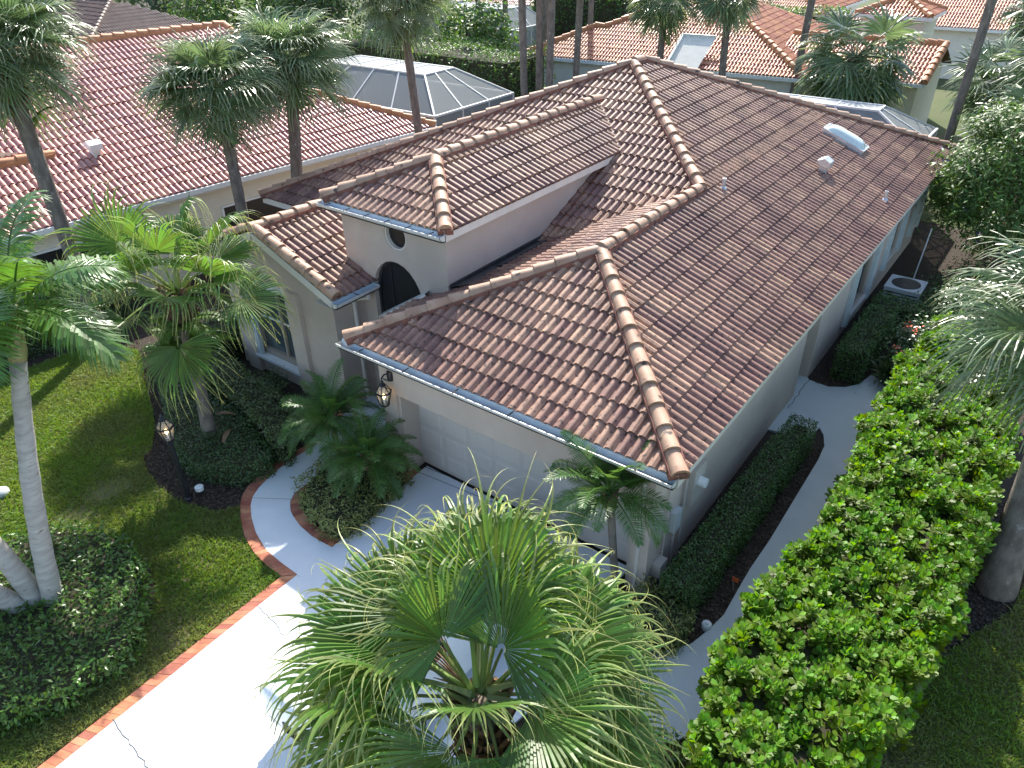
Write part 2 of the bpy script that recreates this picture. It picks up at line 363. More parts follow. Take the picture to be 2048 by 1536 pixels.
def clumps(center, rad, n_cl, per, leaf, tpl, rng=RNG, shell=.55, cl_r=.3, flat=1., bottom=-.35):
    """leaf positions in clumps on an uneven ellipsoid"""
    center = np.array(center, float); rad = np.array(rad, float)
    D = nrm(rng.normal(size=(n_cl*3, 3))); D = D[D[:, 2] > bottom][:n_cl]
    rr = shell+(1-shell)*rng.random(len(D))**.5; rr *= .86+.2*rng.random(len(D))
    CC = center+D*rad*rr[:, None]
    P = []; N = []
    for c, d in zip(CC, D):
        q = rng.normal(size=(per, 3))*cl_r*rng.uniform(.7, 1.25)*np.array([1, 1, .7*flat]); P.append(c+q); N.append(nrm(q)*.5+d*.6+np.array([0, 0, .7]))
    P = np.concatenate(P); N = np.concatenate(N)
    return P, N, CC
def bush(name, label, center, rad, m, n_cl=40, per=60, leaf=.07, tpl=LEAF, cat='shrub', cl_r=.2, group=None, shell=.5, spread=.5, trunk=True, bottom=-.35, extra=None):
    c = np.array(center, float); base = (c[0], c[1], 0)
    t = thing(name, label, cat, base, group)
    P, N, CC = clumps(c, rad, n_cl, per, leaf, tpl, cl_r=cl_r, shell=shell, bottom=bottom)
    P[:, 2] = np.maximum(P[:, 2], .05)
    V, F, r = scatter(tpl, P, N+RNG.normal(size=N.shape)*spread, leaf*(.7+.6*RNG.random(len(P))))
    part('foliage', V, F, m, t, rnd=r, kind='stuff')
    if trunk:
        mb = MB(); k = max(4, min(10, n_cl//5)); zb = c[2]-rad[2]*.75
        for i in range(k):
            e = CC[RNG.integers(len(CC))]; s0 = np.array([c[0], c[1], 0])+RNG.normal(size=3)*np.array([.08, .08, 0])*rad[0]
            mid = (s0+e)/2+np.array([0, 0, .12*rad[2]]); mb.tube([s0, mid, e], [.03*rad[2]+.008, .02*rad[2]+.006, .005], 5, False)
        mb.out('branches', M['wood'], t)
    if extra: extra(t, CC)
    return t
def tree(name, label, base, hgt, rad, m, n_cl=60, per=60, leaf=.22, tpl=LEAF, tr=.16, cl_r=.5, group=None, spread=.5, shell=.45, extra=None, cz=None):
    base = np.array(base, float); t = thing(name, label, 'tree', base, group); c = base+np.array([0, 0, (hgt-rad[2]) if cz is None else cz])
    P, N, CC = clumps(c, rad, n_cl, per, leaf, tpl, cl_r=cl_r, shell=shell, bottom=-.7)
    P[:, 2] = np.maximum(P[:, 2], base[2]+.15)
    V, F, r = scatter(tpl, P, N+RNG.normal(size=N.shape)*spread, leaf*(.7+.6*RNG.random(len(P))))
    part('crown', V, F, m, t, rnd=r, kind='stuff')
    mb = MB(); top = c-np.array([0, 0, rad[2]*.2]); mb.tube([base, base*.5+top*.5+np.array([.1, .05, 0]), top], [tr*1.25, tr, tr*.6], 8)
    for i in range(9):
        e = CC[RNG.integers(len(CC))]; mb.tube([top, (top+e)/2+np.array([0, 0, .25]), e], [tr*.5, tr*.3, .02], 5, False)
    mb.out('trunk', M['wood'], t)
    if extra: extra(t, CC)
    return t

# ---------------------------------------------------------------- palms
def fan_frond(elev, petiole, L, nseg, droop, rng, curl=0., span=150, split=.5, sections=(.05, .3, .52, .72, .88, 1.), arch=.15, pw=.022, pleat=.35, wind=0., tail=1., tipc=.5):
    """fan leaf, grows from the origin outward along +X at the given elevation; gravity is -Z"""
    V = []; F = []; R = []; TP = []
    e = math.radians(elev); down = np.array([0, 0, -1.])
    pts = [np.array((petiole*t*math.cos(e-arch*t), 0, petiole*t*math.sin(e-arch*t))) for t in np.linspace(0, 1, 5)]
    d = nrm(pts[4]-pts[3]); y = np.array([0, 1., 0]); n = np.cross(d, y)
    if n[2] < 0: n = -n
    h = pts[4]; mb = MB(); mb.tube(pts, [pw*1.5, pw, pw*.8, pw*.7, pw*.6], 4); V += mb.v; F += mb.f; R += [.5]*len(mb.f); TP += [.35]*len(mb.f)
    dth = math.radians(2*span/nseg); sec = [t for t in sections if t <= 1.]; ns = len(sections)
    fold = rng.uniform(.1, .35)
    for k in range(nseg):
        th = math.radians(-span+2*span*(k+.5)/nseg)+rng.normal()*.012
        l = L*(.72+.28*math.cos(th*.6))*rng.uniform(.92, 1.05); dr = droop*rng.uniform(.6, 1.4); sp = split*rng.uniform(.9, 1.1)
        side = -math.sin(th)*d+math.cos(th)*y; out = nrm(math.cos(th)*d+math.sin(th)*y+n*fold*abs(math.sin(th)))
        b = len(V); cr = curl*rng.uniform(.15, 1.6); cs = rng.normal()*.35*curl; q = h.copy(); dirv = out.copy(); tp = 0.; dead = rng.random() < .12
        for i, t in enumerate(sections):
            ds = (t-tp)*l; g = max(0, t-.35)
            dirv = nrm(dirv+down*dr*g*(t-tp)*3.2+(np.array([0, wind*g*(t-tp)*3, 0])))
            if t > .74 and cr: dirv = nrm(dirv+down*cr*(t-tp)*6+side*cs*(t-tp)*4)
            q = q+dirv*ds; tp = t
            r = t*l; w0 = sp*l*math.tan(dth/2)
            w = r*math.tan(dth/2)*.98 if t <= sp else w0*(1-.78*((t-sp)/(1-sp))**.9) if t <= 1. else w0*.22*max(.12, 1-(t-1)/.4)
            up = n*(w*pleat)
            V += [q-side*w-up*.5, q+up, q+side*w-up*.5]
        v = rng.random()
        for i in range(ns-1):
            o = b+i*3; F += [(o, o+1, o+4, o+3), (o+1, o+2, o+5, o+4)]; R += [v, v]; tt = (sections[i]+sections[i+1])/2; c = min(1., max(0., (tt-.70)/.35))*tipc*(1.3 if dead else 1.); TP += [min(1, c), min(1, c)]
    return np.array(V), F, (R, TP)
def feather_frond(elev, L, npair, leaflet, rng, bend=1.4, vee=.5, width=.018, droop=.4, base=.18, fwd=.55):
    V = []; F = []; R = []; pts = []; p = np.zeros(3); a = math.radians(elev); N = 14
    for i in range(N+1):
        pts.append(p.copy()); p = p+np.array([math.cos(a), 0, math.sin(a)])*L/N; a -= bend/N*(.4+1.2*i/N)
    mb = MB(); mb.tube(pts, [.016*(1-.8*i/N)+.003 for i in range(N+1)], 4); V += mb.v; F += mb.f; R += [.6]*len(mb.f)
    for k in range(npair):
        t = base+(1-base)*(k+.5)/npair; x = t*N; i = min(int(x), N-1); q0 = pts[i]+(pts[i+1]-pts[i])*(x-i); d = nrm(pts[i+1]-pts[i])
        y = np.array([0, 1., 0]); n = np.cross(d, y); n = n if n[2] > 0 or abs(d[0]) < .05 else -n
        ll = leaflet*(math.sin(PI*min(1, .12+t*.86))**.55)*rng.uniform(.9, 1.1); ff = fwd+.5*max(0, t-.75)*2
        for sg in (-1, 1):
            o = nrm(y*sg*(1-.35*max(0, t-.7)/.3)+d*ff+n*vee*rng.uniform(.5, 1.3)); b = len(V); wd = nrm(np.cross(o, n))
            for tt, wf in ((0, .5), (.35, 1.), (.7, .7), (1., .05)):
                q = q0+o*ll*tt-np.array([0, 0, 1.])*ll*droop*tt*tt*rng.uniform(.8, 1.2); V += [q-wd*width*wf, q+wd*width*wf]
            v = rng.random()
            for j in range(3): F.append((b+2*j, b+2*j+1, b+2*j+3, b+2*j+2)); R.append(v)
    return np.array(V), F, R
def frond_mesh(data, m, name='frond'):
    V, F, R = data; R, TP = R if isinstance(R, tuple) else (R, None); return mkmesh(name, V, F, m, False, R, TP)
def rotz(a, loc, sc=1.): return Matrix.Translation(Vector([float(x) for x in loc])) @ Matrix.Rotation(a, 4, 'Z') @ Matrix.Scale(sc, 4)
def trunk_path(base, top, n=7, bow=(0, 0)):
    base = np.array(base, float); top = np.array(top, float)
    return [base+(top-base)*t+np.array([bow[0], bow[1], 0])*math.sin(PI*t) for t in np.linspace(0, 1, n)]
def boots(pts_c, r, n, m, parent, size=.16, name='leaf_bases', rng=RNG, h=.5, splay=.5):
    V = []; F = []; R = []; c = np.array(pts_c, float)
    for i in range(n):
        a = i*2.39996+rng.normal()*.15; z = -h*(1-i/n); rr = r*(1-.1*rng.random()); o = np.array([math.cos(a), math.sin(a), 0]); s_ = np.array([-o[1], o[0], 0]); q = c+o*rr*.85+np.array([0, 0, z])
        tip = q+(o*splay+np.array([0, 0, 1.]))*size*rng.uniform(.8, 1.3); w = size*.32; b = len(V)
        V += [q-s_*w, q+s_*w, q+o*.05-s_*w*.8, q+o*.05+s_*w*.8, tip-s_*w*.45, tip+s_*w*.45, tip+o*.03-s_*w*.4, tip+o*.03+s_*w*.4]
        F += [(b+2, b+3, b+7, b+6), (b, b+4, b+5, b+1), (b, b+2, b+6, b+4), (b+1, b+5, b+7, b+3), (b+4, b+6, b+7, b+5)]; R += [rng.random()]*5
    return part(name, V, F, m, parent, rnd=R)
_FR = {}
def fronds_of(kind):
    """shared frond meshes per kind: list of (elevation, [meshes])"""
    if kind in _FR: return _FR[kind]
    rng = np.random.default_rng(len(kind)*13+5); o = []
    if kind == 'fanB':
        for el, n in ((82, 4), (62, 5), (42, 5), (22, 5), (0, 4), (-25, 3)):
            o.append((el, [frond_mesh(fan_frond(el, rng.uniform(.55, .85), rng.uniform(.92, 1.12), 48, .22 if el > 30 else .34, rng, curl=rng.uniform(.8, 1.3), span=rng.uniform(88, 112), split=rng.uniform(.55, .68), sections=(.05, .3, .55, .7, .79, .86, .92, .97, 1.02, 1.08, 1.15, 1.23, 1.32), pleat=.55, pw=.024, tipc=.85), M['fan']) for _ in range(n)]))
    elif kind == 'fanA':
        for el, n in ((80, 2), (55, 3), (30, 3), (5, 3), (-25, 3)):
            o.append((el, [frond_mesh(fan_frond(el, rng.uniform(.75, 1.0), rng.uniform(.85, 1.0), 40, .4 if el > 20 else .7, rng, curl=1.1, span=105, split=.5, sections=(.05, .3, .5, .65, .78, .88, .96, 1.05, 1.15, 1.27), pleat=.5, tipc=.7), M['fan']) for _ in range(n)]))
    elif kind == 'sabal':
        for el, n in ((78, 3), (55, 4), (32, 4), (8, 4), (-22, 3), (-50, 2)):
            o.append((el, [frond_mesh(fan_frond(el, rng.uniform(.55, .8), rng.uniform(.8, .95), 34, .5, rng, span=125, split=.4, sections=(.06, .35, .58, .76, .9, 1.04), arch=.3, pleat=.4, pw=.018, wind=rng.uniform(-.5, .5), curl=.35, tipc=.45), M['sabal']) for _ in range(n)]))
    elif kind == 'sabalfar':
        for el, n in ((70, 2), (45, 2), (20, 2), (-5, 2), (-40, 2)):
            o.append((el, [frond_mesh(fan_frond(el, rng.uniform(.7, .9), rng.uniform(.85, 1.), 20, .75, rng, span=125, split=.42, sections=(.06, .45, .75, 1.), arch=.35, pleat=.4, pw=.02), M['sabal']) for _ in range(n)]))
    elif kind == 'date':
        for el, n in ((78, 2), (55, 3), (35, 3), (12, 3), (-15, 2)):
            o.append((el, [frond_mesh(feather_frond(el, rng.uniform(1.0, 1.15), 44, .24, rng, bend=1.25, vee=.45, width=.0075, droop=.25), M['date']) for _ in range(n)]))
    elif kind == 'adon':
        for el, n in ((70, 2), (45, 3), (20, 3), (-5, 2)):
            o.append((el, [frond_mesh(feather_frond(el, rng.uniform(1.5, 1.75), 40, .55, rng, bend=1.25, vee=.35, width=.02, droop=.55, base=.16), M['adon']) for _ in range(n)]))
    elif kind == 'fern':
        for el, n in ((50, 2), (15, 2), (-20, 2)):
            o.append((el, [frond_mesh(feather_frond(el, .5, 14, .14, rng, bend=1.2, vee=.05, width=.016, droop=.15, base=.1, fwd=.35), M['fern']) for _ in range(n)]))
    elif kind == 'deadfan':
        for el, n in ((-72, 2),):
            o.append((el, [frond_mesh(fan_frond(el, .6, .75, 20, .5, rng, span=80, split=.4, sections=(.06, .4, .7, 1.), pleat=.5), M['dead']) for _ in range(n)]))
    _FR[kind] = o; return o
def crown(t, c, kind, counts, sc=1., rng=None, r0=.06, name='frond', azs=None, only=None):
    rng = rng or np.random.default_rng(int(abs(c[0]*91+c[1]*57)) % 9999); fr = fronds_of(kind); i = 0
    for (el, ms), n in zip(fr, counts):
        off = rng.random()*6.28
        for k in range(n):
            a = off+2*PI*k/max(1, n)+rng.normal()*.18
            loc = np.array(c)+np.array([math.cos(a)*r0, math.sin(a)*r0, rng.normal()*.03])
            inst(name, ms[rng.integers(len(ms))], t, rotz(a, loc, sc*rng.uniform(.88, 1.1)) @ Matrix.Rotation(rng.normal()*.28, 4, 'X'))
def aimed(t, c, kind, lst, sc=1., rng=None, r0=.06):
    """fronds at chosen bearings: 0 = picture right, 90 = away from the viewer"""
    rng = rng or np.random.default_rng(1); fr = fronds_of(kind); rgt = math.atan2(_rt[1], _rt[0])
    for ph, el, s_ in lst:
        ms = min(fr, key=lambda f: abs(f[0]-el)); a = rgt+math.radians(ph+rng.normal()*4)
        inst('frond', ms[1][rng.integers(len(ms[1]))], t, rotz(a, np.array(c)+np.array([math.cos(a)*r0, math.sin(a)*r0, rng.normal()*.04]), sc*s_) @ Matrix.Rotation(math.radians(ms[0]-el), 4, 'Y') @ Matrix.Rotation(rng.normal()*.35, 4, 'X'))
def sabal(label, base, top, counts=(4, 7, 8, 8, 7, 4), sc=1., far=False, r=.17, ferns=0, bootn=60, group='sabal palms', booth=.6, name='sabal_palm', bow=(0, 0), bootz=0.):
    base = np.array(base, float); top = np.array(top, float); t = thing(name, label, 'palm tree', base, group)
    pts = trunk_path(base, top, 8, bow); mb = MB(); mb.tube(pts, [r*1.15]+[r]*6+[r*.95], 10); mb.out('trunk', M['bark'], t, smooth=True)
    boots(top+np.array([0, 0, bootz]), r*1.25, bootn, M['dead'], t, size=.2, h=booth)
    crown(t, top+np.array([0, 0, .1+bootz]), 'sabalfar' if far else 'sabal', counts, sc)
    if ferns:
        rg = np.random.default_rng(int(abs(base[0])*100)); fm = fronds_of('fern')
        for i in range(ferns):
            el, ms = fm[rg.integers(3)]; a = rg.random()*6.28; z = rg.uniform(-booth-.45, -.1); inst('fern_frond', ms[rg.integers(2)], t, rotz(a, top+np.array([math.cos(a)*r, math.sin(a)*r, z]), rg.uniform(.8, 1.3)))
    return t

# ================================================================ SETTING
def pxs(L, z=0.): return [tuple(G(x, y, z)[:2]) for x, y in L]
struct('ground', [(-400, -400, 0), (400, -400, 0), (400, 600, 0), (-400, 600, 0)], [(0, 1, 2, 3)], M['soil'])
DL_X = -5.02
edge_in = [(596, 1153), (560.5, 1127), (533, 1103), (512.6, 1069), (504, 1038), (502.4, 1015), (506, 998), (518, 980), (543, 954.5), (581, 924), (646, 886)]
edge_out = [(564, 1156), (536.6, 1137.5), (509, 1110), (490.4, 1079), (482, 1042), (481.5, 1013), (485, 995), (499, 973), (526, 948), (564, 920), (642.5, 879)]
ein = pxs(edge_in); eout = pxs(edge_out)
isl = [(590, 990), (581, 1007), (582, 1025), (587, 1036), (601.5, 1056), (625.4, 1077), (664.7, 1099)]
isl_w = pxs(isl)
isl_up = [(-6.25, 1.9), (-6.35, .9), (-6.6, -.3), (-6.72, -1.1)]
bed_edge = [(1320, 1308), (1348, 1301.5), (1382, 1291), (1416, 1264), (1447, 1233), (1474, 1184.7), (1500, 1140), (1539, 1083), (1593.75, 992), (1635, 924), (1648, 895), (1646, 872), (1638, 858)]
bed_w = pxs(bed_edge)
drv = [(-4.9, -16), (ein[0][0], ein[0][1])] + ein[1:] + [(-7.85, .9), (-7.9, 1.9)] + isl_up + isl_w + [(-5.25, .46), (-5.25, .64), (-.85, .64), (-.9, .1), (-.75, -.3), (-.62, -.36), (-.62, -2.0), (-.75, -2.6), (-.75, -16)]
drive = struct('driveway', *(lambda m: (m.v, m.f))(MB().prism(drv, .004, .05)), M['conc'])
pth = [(-.615, -.36)] + bed_w + [(.35, 5.75), (-.1, 5.6), (-.42, 5.55), (-.42, 7.05), (-.7, 7.05), (-.7, 7.95), (-.42, 7.95)] + pxs([(1618, 763), (1655.6, 776.8), (1690, 777.5), (1717, 771.7), (1741, 753), (1755, 760), (1809, 773)]) + [(1.9, 7.5), (1.7, 5), (1.6, 2), (1.4, -.6), (1.2, -1.3)] + pxs([(1440, 1452), (1416, 1459), (1348, 1486), (1293, 1500)]) + [(-.3, -1.95), (-.615, -2.0)]
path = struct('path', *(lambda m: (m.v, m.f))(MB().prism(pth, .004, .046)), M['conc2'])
def strip(pts, w, z, name, parent, m):
    mb = MB(); pts = [np.array(p[:2]) for p in pts]; V = []; F = []
    for i, p in enumerate(pts):
        d = pts[min(i+1, len(pts)-1)]-pts[max(i-1, 0)]; d = d/np.linalg.norm(d); n = np.array([-d[1], d[0]])*w/2
        V += [(*(p-n), z), (*(p+n), z)]
        if i: F.append((2*i-2, 2*i, 2*i+1, 2*i-1))
    return part(name, V, F, m, parent)
def wig(a, b, n, amp):
    a = np.array(a[:2]); b = np.array(b[:2]); d = b-a; p = np.array([-d[1], d[0]])/np.linalg.norm(d)
    return [a+d*t+p*RNG.normal()*amp for t in np.linspace(0, 1, n)]
strip(wig(G(228, 1443), G(262, 1492), 9, .012)+wig(G(262, 1492), G(300, 1540), 9, .016), .012, .0545, 'crack', drive, M['crack'])
strip(wig(G(520, 1215), G(572, 1275), 10, .014), .010, .0545, 'crack', drive, M['crack'])
strip([G(842, 950), G(1000, 1015)], .012, .0545, 'joint', drive, M['crack'])
strip([G(506, 1000), G(588, 1003)], .008, .0545, 'joint', drive, M['crack'])
strip([G(848, 937), G(1010, 1002)], .014, .0545, 'joint', drive, M['gdark'])
strip(wig(G(1618, 763), G(1575, 820), 12, .02), .014, .0505, 'crack', path, M['crack'])
# brick edging: every brick a piece of the driveway
brick_me = {}
def brick_run(pin, pout, parent=drive, z=.052):
    pin = [np.array(p[:2]) for p in pin]; pout = [np.array(p[:2]) for p in pout]
    # resample along the middle line
    mid = [(a+b)/2 for a, b in zip(pin, pout)]; seg = [np.linalg.norm(mid[i+1]-mid[i]) for i in range(len(mid)-1)]; tot = sum(seg); n = max(1, round(tot/.105)); cum = np.r_[0, np.cumsum(seg)]
    def at(L, s_):
        i = min(np.searchsorted(cum, s_, side='right')-1, len(seg)-1); t = (s_-cum[i])/seg[i]; return L[i]*(1-t)+L[i+1]*t
    base = MB(); 
    for k in range(n):
        s0 = tot*k/n; s1 = tot*(k+1)/n; a0, a1, b0, b1 = at(pin, s0), at(pin, s1), at(pout, s0), at(pout, s1)
        base.add([(*a0, .046), (*a1, .046), (*b1, .046), (*b0, .046)], [(0, 1, 2, 3)])
        c = (a0+a1+b0+b1)/4; q = [c+(p-c)*np.array([.955, .955]) for p in (a0, a1, b1, b0)]
        # shrink along the run a little more for the joint
        zz = z+random.uniform(-.002, .003); V = [(*p, zz) for p in q]+[(*(p+(p-c)*.02), zz-.005) for p in q]+[(*(p+(p-c)*.02), .0) for p in q]
        F = [(0, 1, 2, 3)]+[(i+4*l, i+4*l+4, (i+1) % 4+4*l+4, (i+1) % 4+4*l) for i in range(4) for l in range(2)]
        o = part('brick', V, F, M['brick'], parent)
    base.out('brick_joint', M['joint'], parent)
x0, x1 = -5.2, -5.03
b_in = [ein[0], (-5.02, -8.5)]; b_out = [eout[0], (-5.205, -8.5)]
def off(pl, d):
    out = []; pl = [np.array(p[:2]) for p in pl]
    for i, p in enumerate(pl):
        e = pl[min(i+1, len(pl)-1)]-pl[max(i-1, 0)]; e = e/np.linalg.norm(e); out.append(p+np.array([-e[1], e[0]])*d)
    return out
brick_run([(ein[0][0]-.004, ein[0][1]-.02), (-4.985, -8.5)], [(eout[0][0], eout[0][1]-.02), (-5.185, -8.5)])
brick_run([np.array(p)-0 for p in ein]+[np.array((-7.86, .9))], eout+[(-8.05, .95)])
isl_run = isl_up[1:]+isl_w
isl_c = np.array([-5.7, -.6])
brick_run([np.array(p) for p in isl_run], [np.array(p)+(lambda d: d/np.linalg.norm(d)*.2)(isl_c-np.array(p)) for p in isl_run])
brick_run([np.array(isl_w[-1])+np.array((-.02, .06)), (-5.25, .45)], [np.array(isl_w[-1])+np.array((-.2, .2)), (-5.45, .45)])
# lawns
lawn_w = [(-5.2, -16)] + [(eout[0][0], eout[0][1])] + eout[1:6] + pxs([(455, 1022), (427, 1025), (362, 1006), (318, 975), (294, 941), (287, 917), (304, 900), (311, 852), (301, 801), (290, 760), (284, 719), (276, 700), (205, 691), (137, 708), (68, 736), (0, 756), (-120, 780), (-400, 840)]) + [(-18, -16)]
hb_w = pxs([(-250, 1085), (0, 1090), (105, 1062), (200, 1068), (262, 1092), (290, 1130), (307.6, 1150), (311, 1202), (297, 1243), (277, 1301.5), (246, 1339), (191, 1373), (137, 1404), (68, 1431), (0, 1445), (-250, 1500)])
lawn2_w = pxs([(1724, 1536), (1789, 1482.6), (1833, 1397), (1895, 1308), (1956, 1264), (2018, 1230), (2042, 1182), (2075, 1100)]) + [(5.2, 6), (14, 6), (14, -12), (2.2, -12)]
struct('lawn', *(lambda m: (m.v, m.f))(MB().prism(lawn_w, .002, .02)), M['turf'])
struct('lawn_right', *(lambda m: (m.v, m.f))(MB().prism(lawn2_w, .002, .02)), M['turf'])
struct('planting_bed', *(lambda m: (m.v, m.f))(MB().prism(hb_w, .003, .034)), M['soil'])
for i, pl in enumerate(([(-60, -60), (-16.8, -60), (-16.8, -1.6), (-60, -1.6)], [(-70, 19.8), (-15, 19.8), (30, 19.8), (90, 60), (60, 200), (-150, 200)], [(5, 6.5), (60, 6.5), (60, 19.6), (5, 19.6)])):
    struct('far_lawn', *(lambda m: (m.v, m.f))(MB().prism(pl, .002, .012)), M['far'])
def grass_on(poly, excl, dens, name, label, hh=.06):
    A = polyarea(poly); n = int(A*dens); p = polysamp(poly, n)
    if excl is not None: p = p[~inpoly(p, excl)]
    d = np.c_[p, np.full(len(p), .03)]-CAM; z = d@_fw; X = 1024+FPX*(d@_r2)/z; Y = 768-FPX*(d@_u2)/z
    k = (z > 0) & (X > -60) & (X < 2110) & (Y > 500) & (Y < 1600); p = p[k]; n = len(p)
    bare = lump(np.c_[p, p[:, 0]*0], 2.1, 1.3)+.6*lump(np.c_[p, p[:, 0]*0], 5.3, .4)
    q = G(215, 985)[:2]; q2 = G(150, 1040)[:2]; bd = np.minimum(np.linalg.norm((p-q)*np.array([1.5, 1.]), axis=1)/.55, np.linalg.norm(p-q2, axis=1)/.42)
    keep = RNG.random(n) < np.clip(np.minimum(bd**2*.55, 1.15-.45*np.maximum(0, bare)), .08, 1); p = p[keep]; n = len(p)
    h = hh*(.55+.9*RNG.random(n)); a = RNG.random(n)*6.28; w = .006+.005*RNG.random(n); lean = RNG.normal(size=(n, 2))*.55*h[:, None]
    B = np.c_[p, np.full(n, .016)]; s_ = np.c_[np.cos(a)*w, np.sin(a)*w, np.zeros(n)]; m1 = B+np.c_[lean*.35, h*.62]; T = B+np.c_[lean*1.15, h*.92]
    V = np.stack([B-s_, B+s_, m1-s_*.8, m1+s_*.8, T], 1).reshape(-1, 3); i = np.arange(n)*5
    F = np.stack([np.c_[i, i+1, i+3], np.c_[i, i+3, i+2], np.c_[i+2, i+3, i+4]], 1).reshape(-1, 3)
    struct(name, V, F, M['grass'], 'stuff', np.repeat(RNG.random(n), 3), label, 'grass')
grass_on(lawn_w, hb_w, 2600, 'grass', 'sunlit green lawn grass left of the driveway')
grass_on(lawn2_w, None, 2200, 'grass', 'shaded dark green lawn grass beside the glossy rounded-leaf hedge')
# mulch chips in the beds
def chips(polys, n, label):
    P = []
    for pl in polys: P.append(polysamp(pl, n))
    p = np.concatenate(P); k = len(p); P3 = np.c_[p, np.full(k, .012)+RNG.random(k)*.02]
    V, F, r = scatter((np.array([(-.25, 0, 0), (.25, 0, 0), (.2, 1, .05), (-.2, 1, .0)]), np.array([(0, 1, 2), (0, 2, 3)])), P3, np.tile((0, 0, 1.), (k, 1))+RNG.normal(size=(k, 3))*.3, .02+.035*RNG.random(k))
    struct('mulch', V, F, M['chip'], 'stuff', r, label, 'mulch')
chips([pxs([(455, 1022), (362, 1006), (318, 975), (287, 917), (304, 900), (311, 852), (290, 760), (284, 705), (330, 700), (360, 900), (480, 950), (560, 920), (500, 975), (482, 1015)])], 5000, 'brown mulch around the lamp post bed')
chips([pxs([(1401, 1290), (1448, 1232), (1500, 1140), (1593, 992), (1648, 895), (1580, 900), (1400, 1200), (1300, 1290)])], 4000, 'dark mulch strip between side path and clipped hedge')
chips([pxs([(1724, 1536), (1789, 1482), (1833, 1397), (1895, 1308), (1956, 1264), (2030, 1210), (2048, 1000), (1990, 1000), (1900, 1250), (1640, 1536)])], 4000, 'grey brown mulch between glossy hedge and right lawn')
chips([pxs([(0, 756), (137, 708), (205, 691), (276, 700), (280, 660), (140, 660), (0, 720)])], 2500, 'dark mulch under the far left hedge')
chips([pxs([(255, 1090), (283, 1137), (308, 1150), (311, 1202), (297, 1243), (277, 1301), (246, 1339), (191, 1373), (60, 1431), (60, 1400), (240, 1300), (270, 1200)])], 2500, 'thin mulch edge around the lower left hedge')
chips([pxs([(1600, 757), (1655, 775), (1717, 770), (1741, 750), (1809, 772), (1830, 560), (1740, 560)])], 3000, 'dark leaf mulch behind the side path bend')
chips([[(-6.45, .4), (-5.5, .4), (-5.4, -1.7), (-6.4, -1.3)]], 2000, 'dark mulch inside the brick edged island')
# ================================================================ ROOF TILES
TW, TE, TL = .33, .365, .43
def _tile():
    prof = [(0, .0)]
    for c in (TW*.25, TW*.75): prof += [(c-.062, .0), (c-.042, .04), (c, .058), (c+.042, .04), (c+.062, .0)]
    prof += [(TW, .0)]
    n = len(prof); V = [(u, -.01, z+.036) for u, z in prof]+[(u, TL, z+.002) for u, z in prof]; F = [(i, i+1, n+i+1, n+i) for i in range(n-1)]
    b = len(V); V += [(u, -.01, z+.036) for u, z in prof]+[(u, .004, z*.6-.004) for u, z in prof]; F += [(b+i, b+n+i, b+n+i+1, b+i+1) for i in range(n-1)]
    return np.array(V), F, n
TV, TF, _tn = _tile()
TFa = np.array(TF)
def tile_mesh(m):
    me = mkmesh('tile', TV, TFa, m); sm = np.zeros(len(me.polygons), bool); sm[:_tn-1] = True; me.polygons.foreach_set('use_smooth', sm); return me
def _cap(L=.46, r0=.125, r1=.105):
    n = 9; V = []; 
    for y, r, dz in ((-.01, r0, .035), (L, r1, .0)):
        for i in range(n): a = PI*i/(n-1)*1.06-.03*PI; V.append((r*math.cos(a), y, r*math.sin(a)*.92+dz))
    F = [(i, n+i, n+i+1, i+1) for i in range(n-1)]
    b = len(V); V += [V[i] for i in range(n)]+[(V[i][0]*.80, V[i][1]+.004, (V[i][2]-.03)*.80+.01) for i in range(n)]; F += [(b+i+1, b+n+i+1, b+n+i, b+i) for i in range(n-1)]
    c = len(V); V += [(V[b+n+i][0], .02, V[b+n+i][2]) for i in range(n)]; F.append(tuple(c+i for i in range(n-1, -1, -1)))
    return np.array(V), F
CV, CF = _cap()
def cap_mesh(m):
    me = mkmesh('ridge_tile', CV, CF, m); sm = np.zeros(len(me.polygons), bool); sm[:8] = True; me.polygons.foreach_set('use_smooth', sm); return me
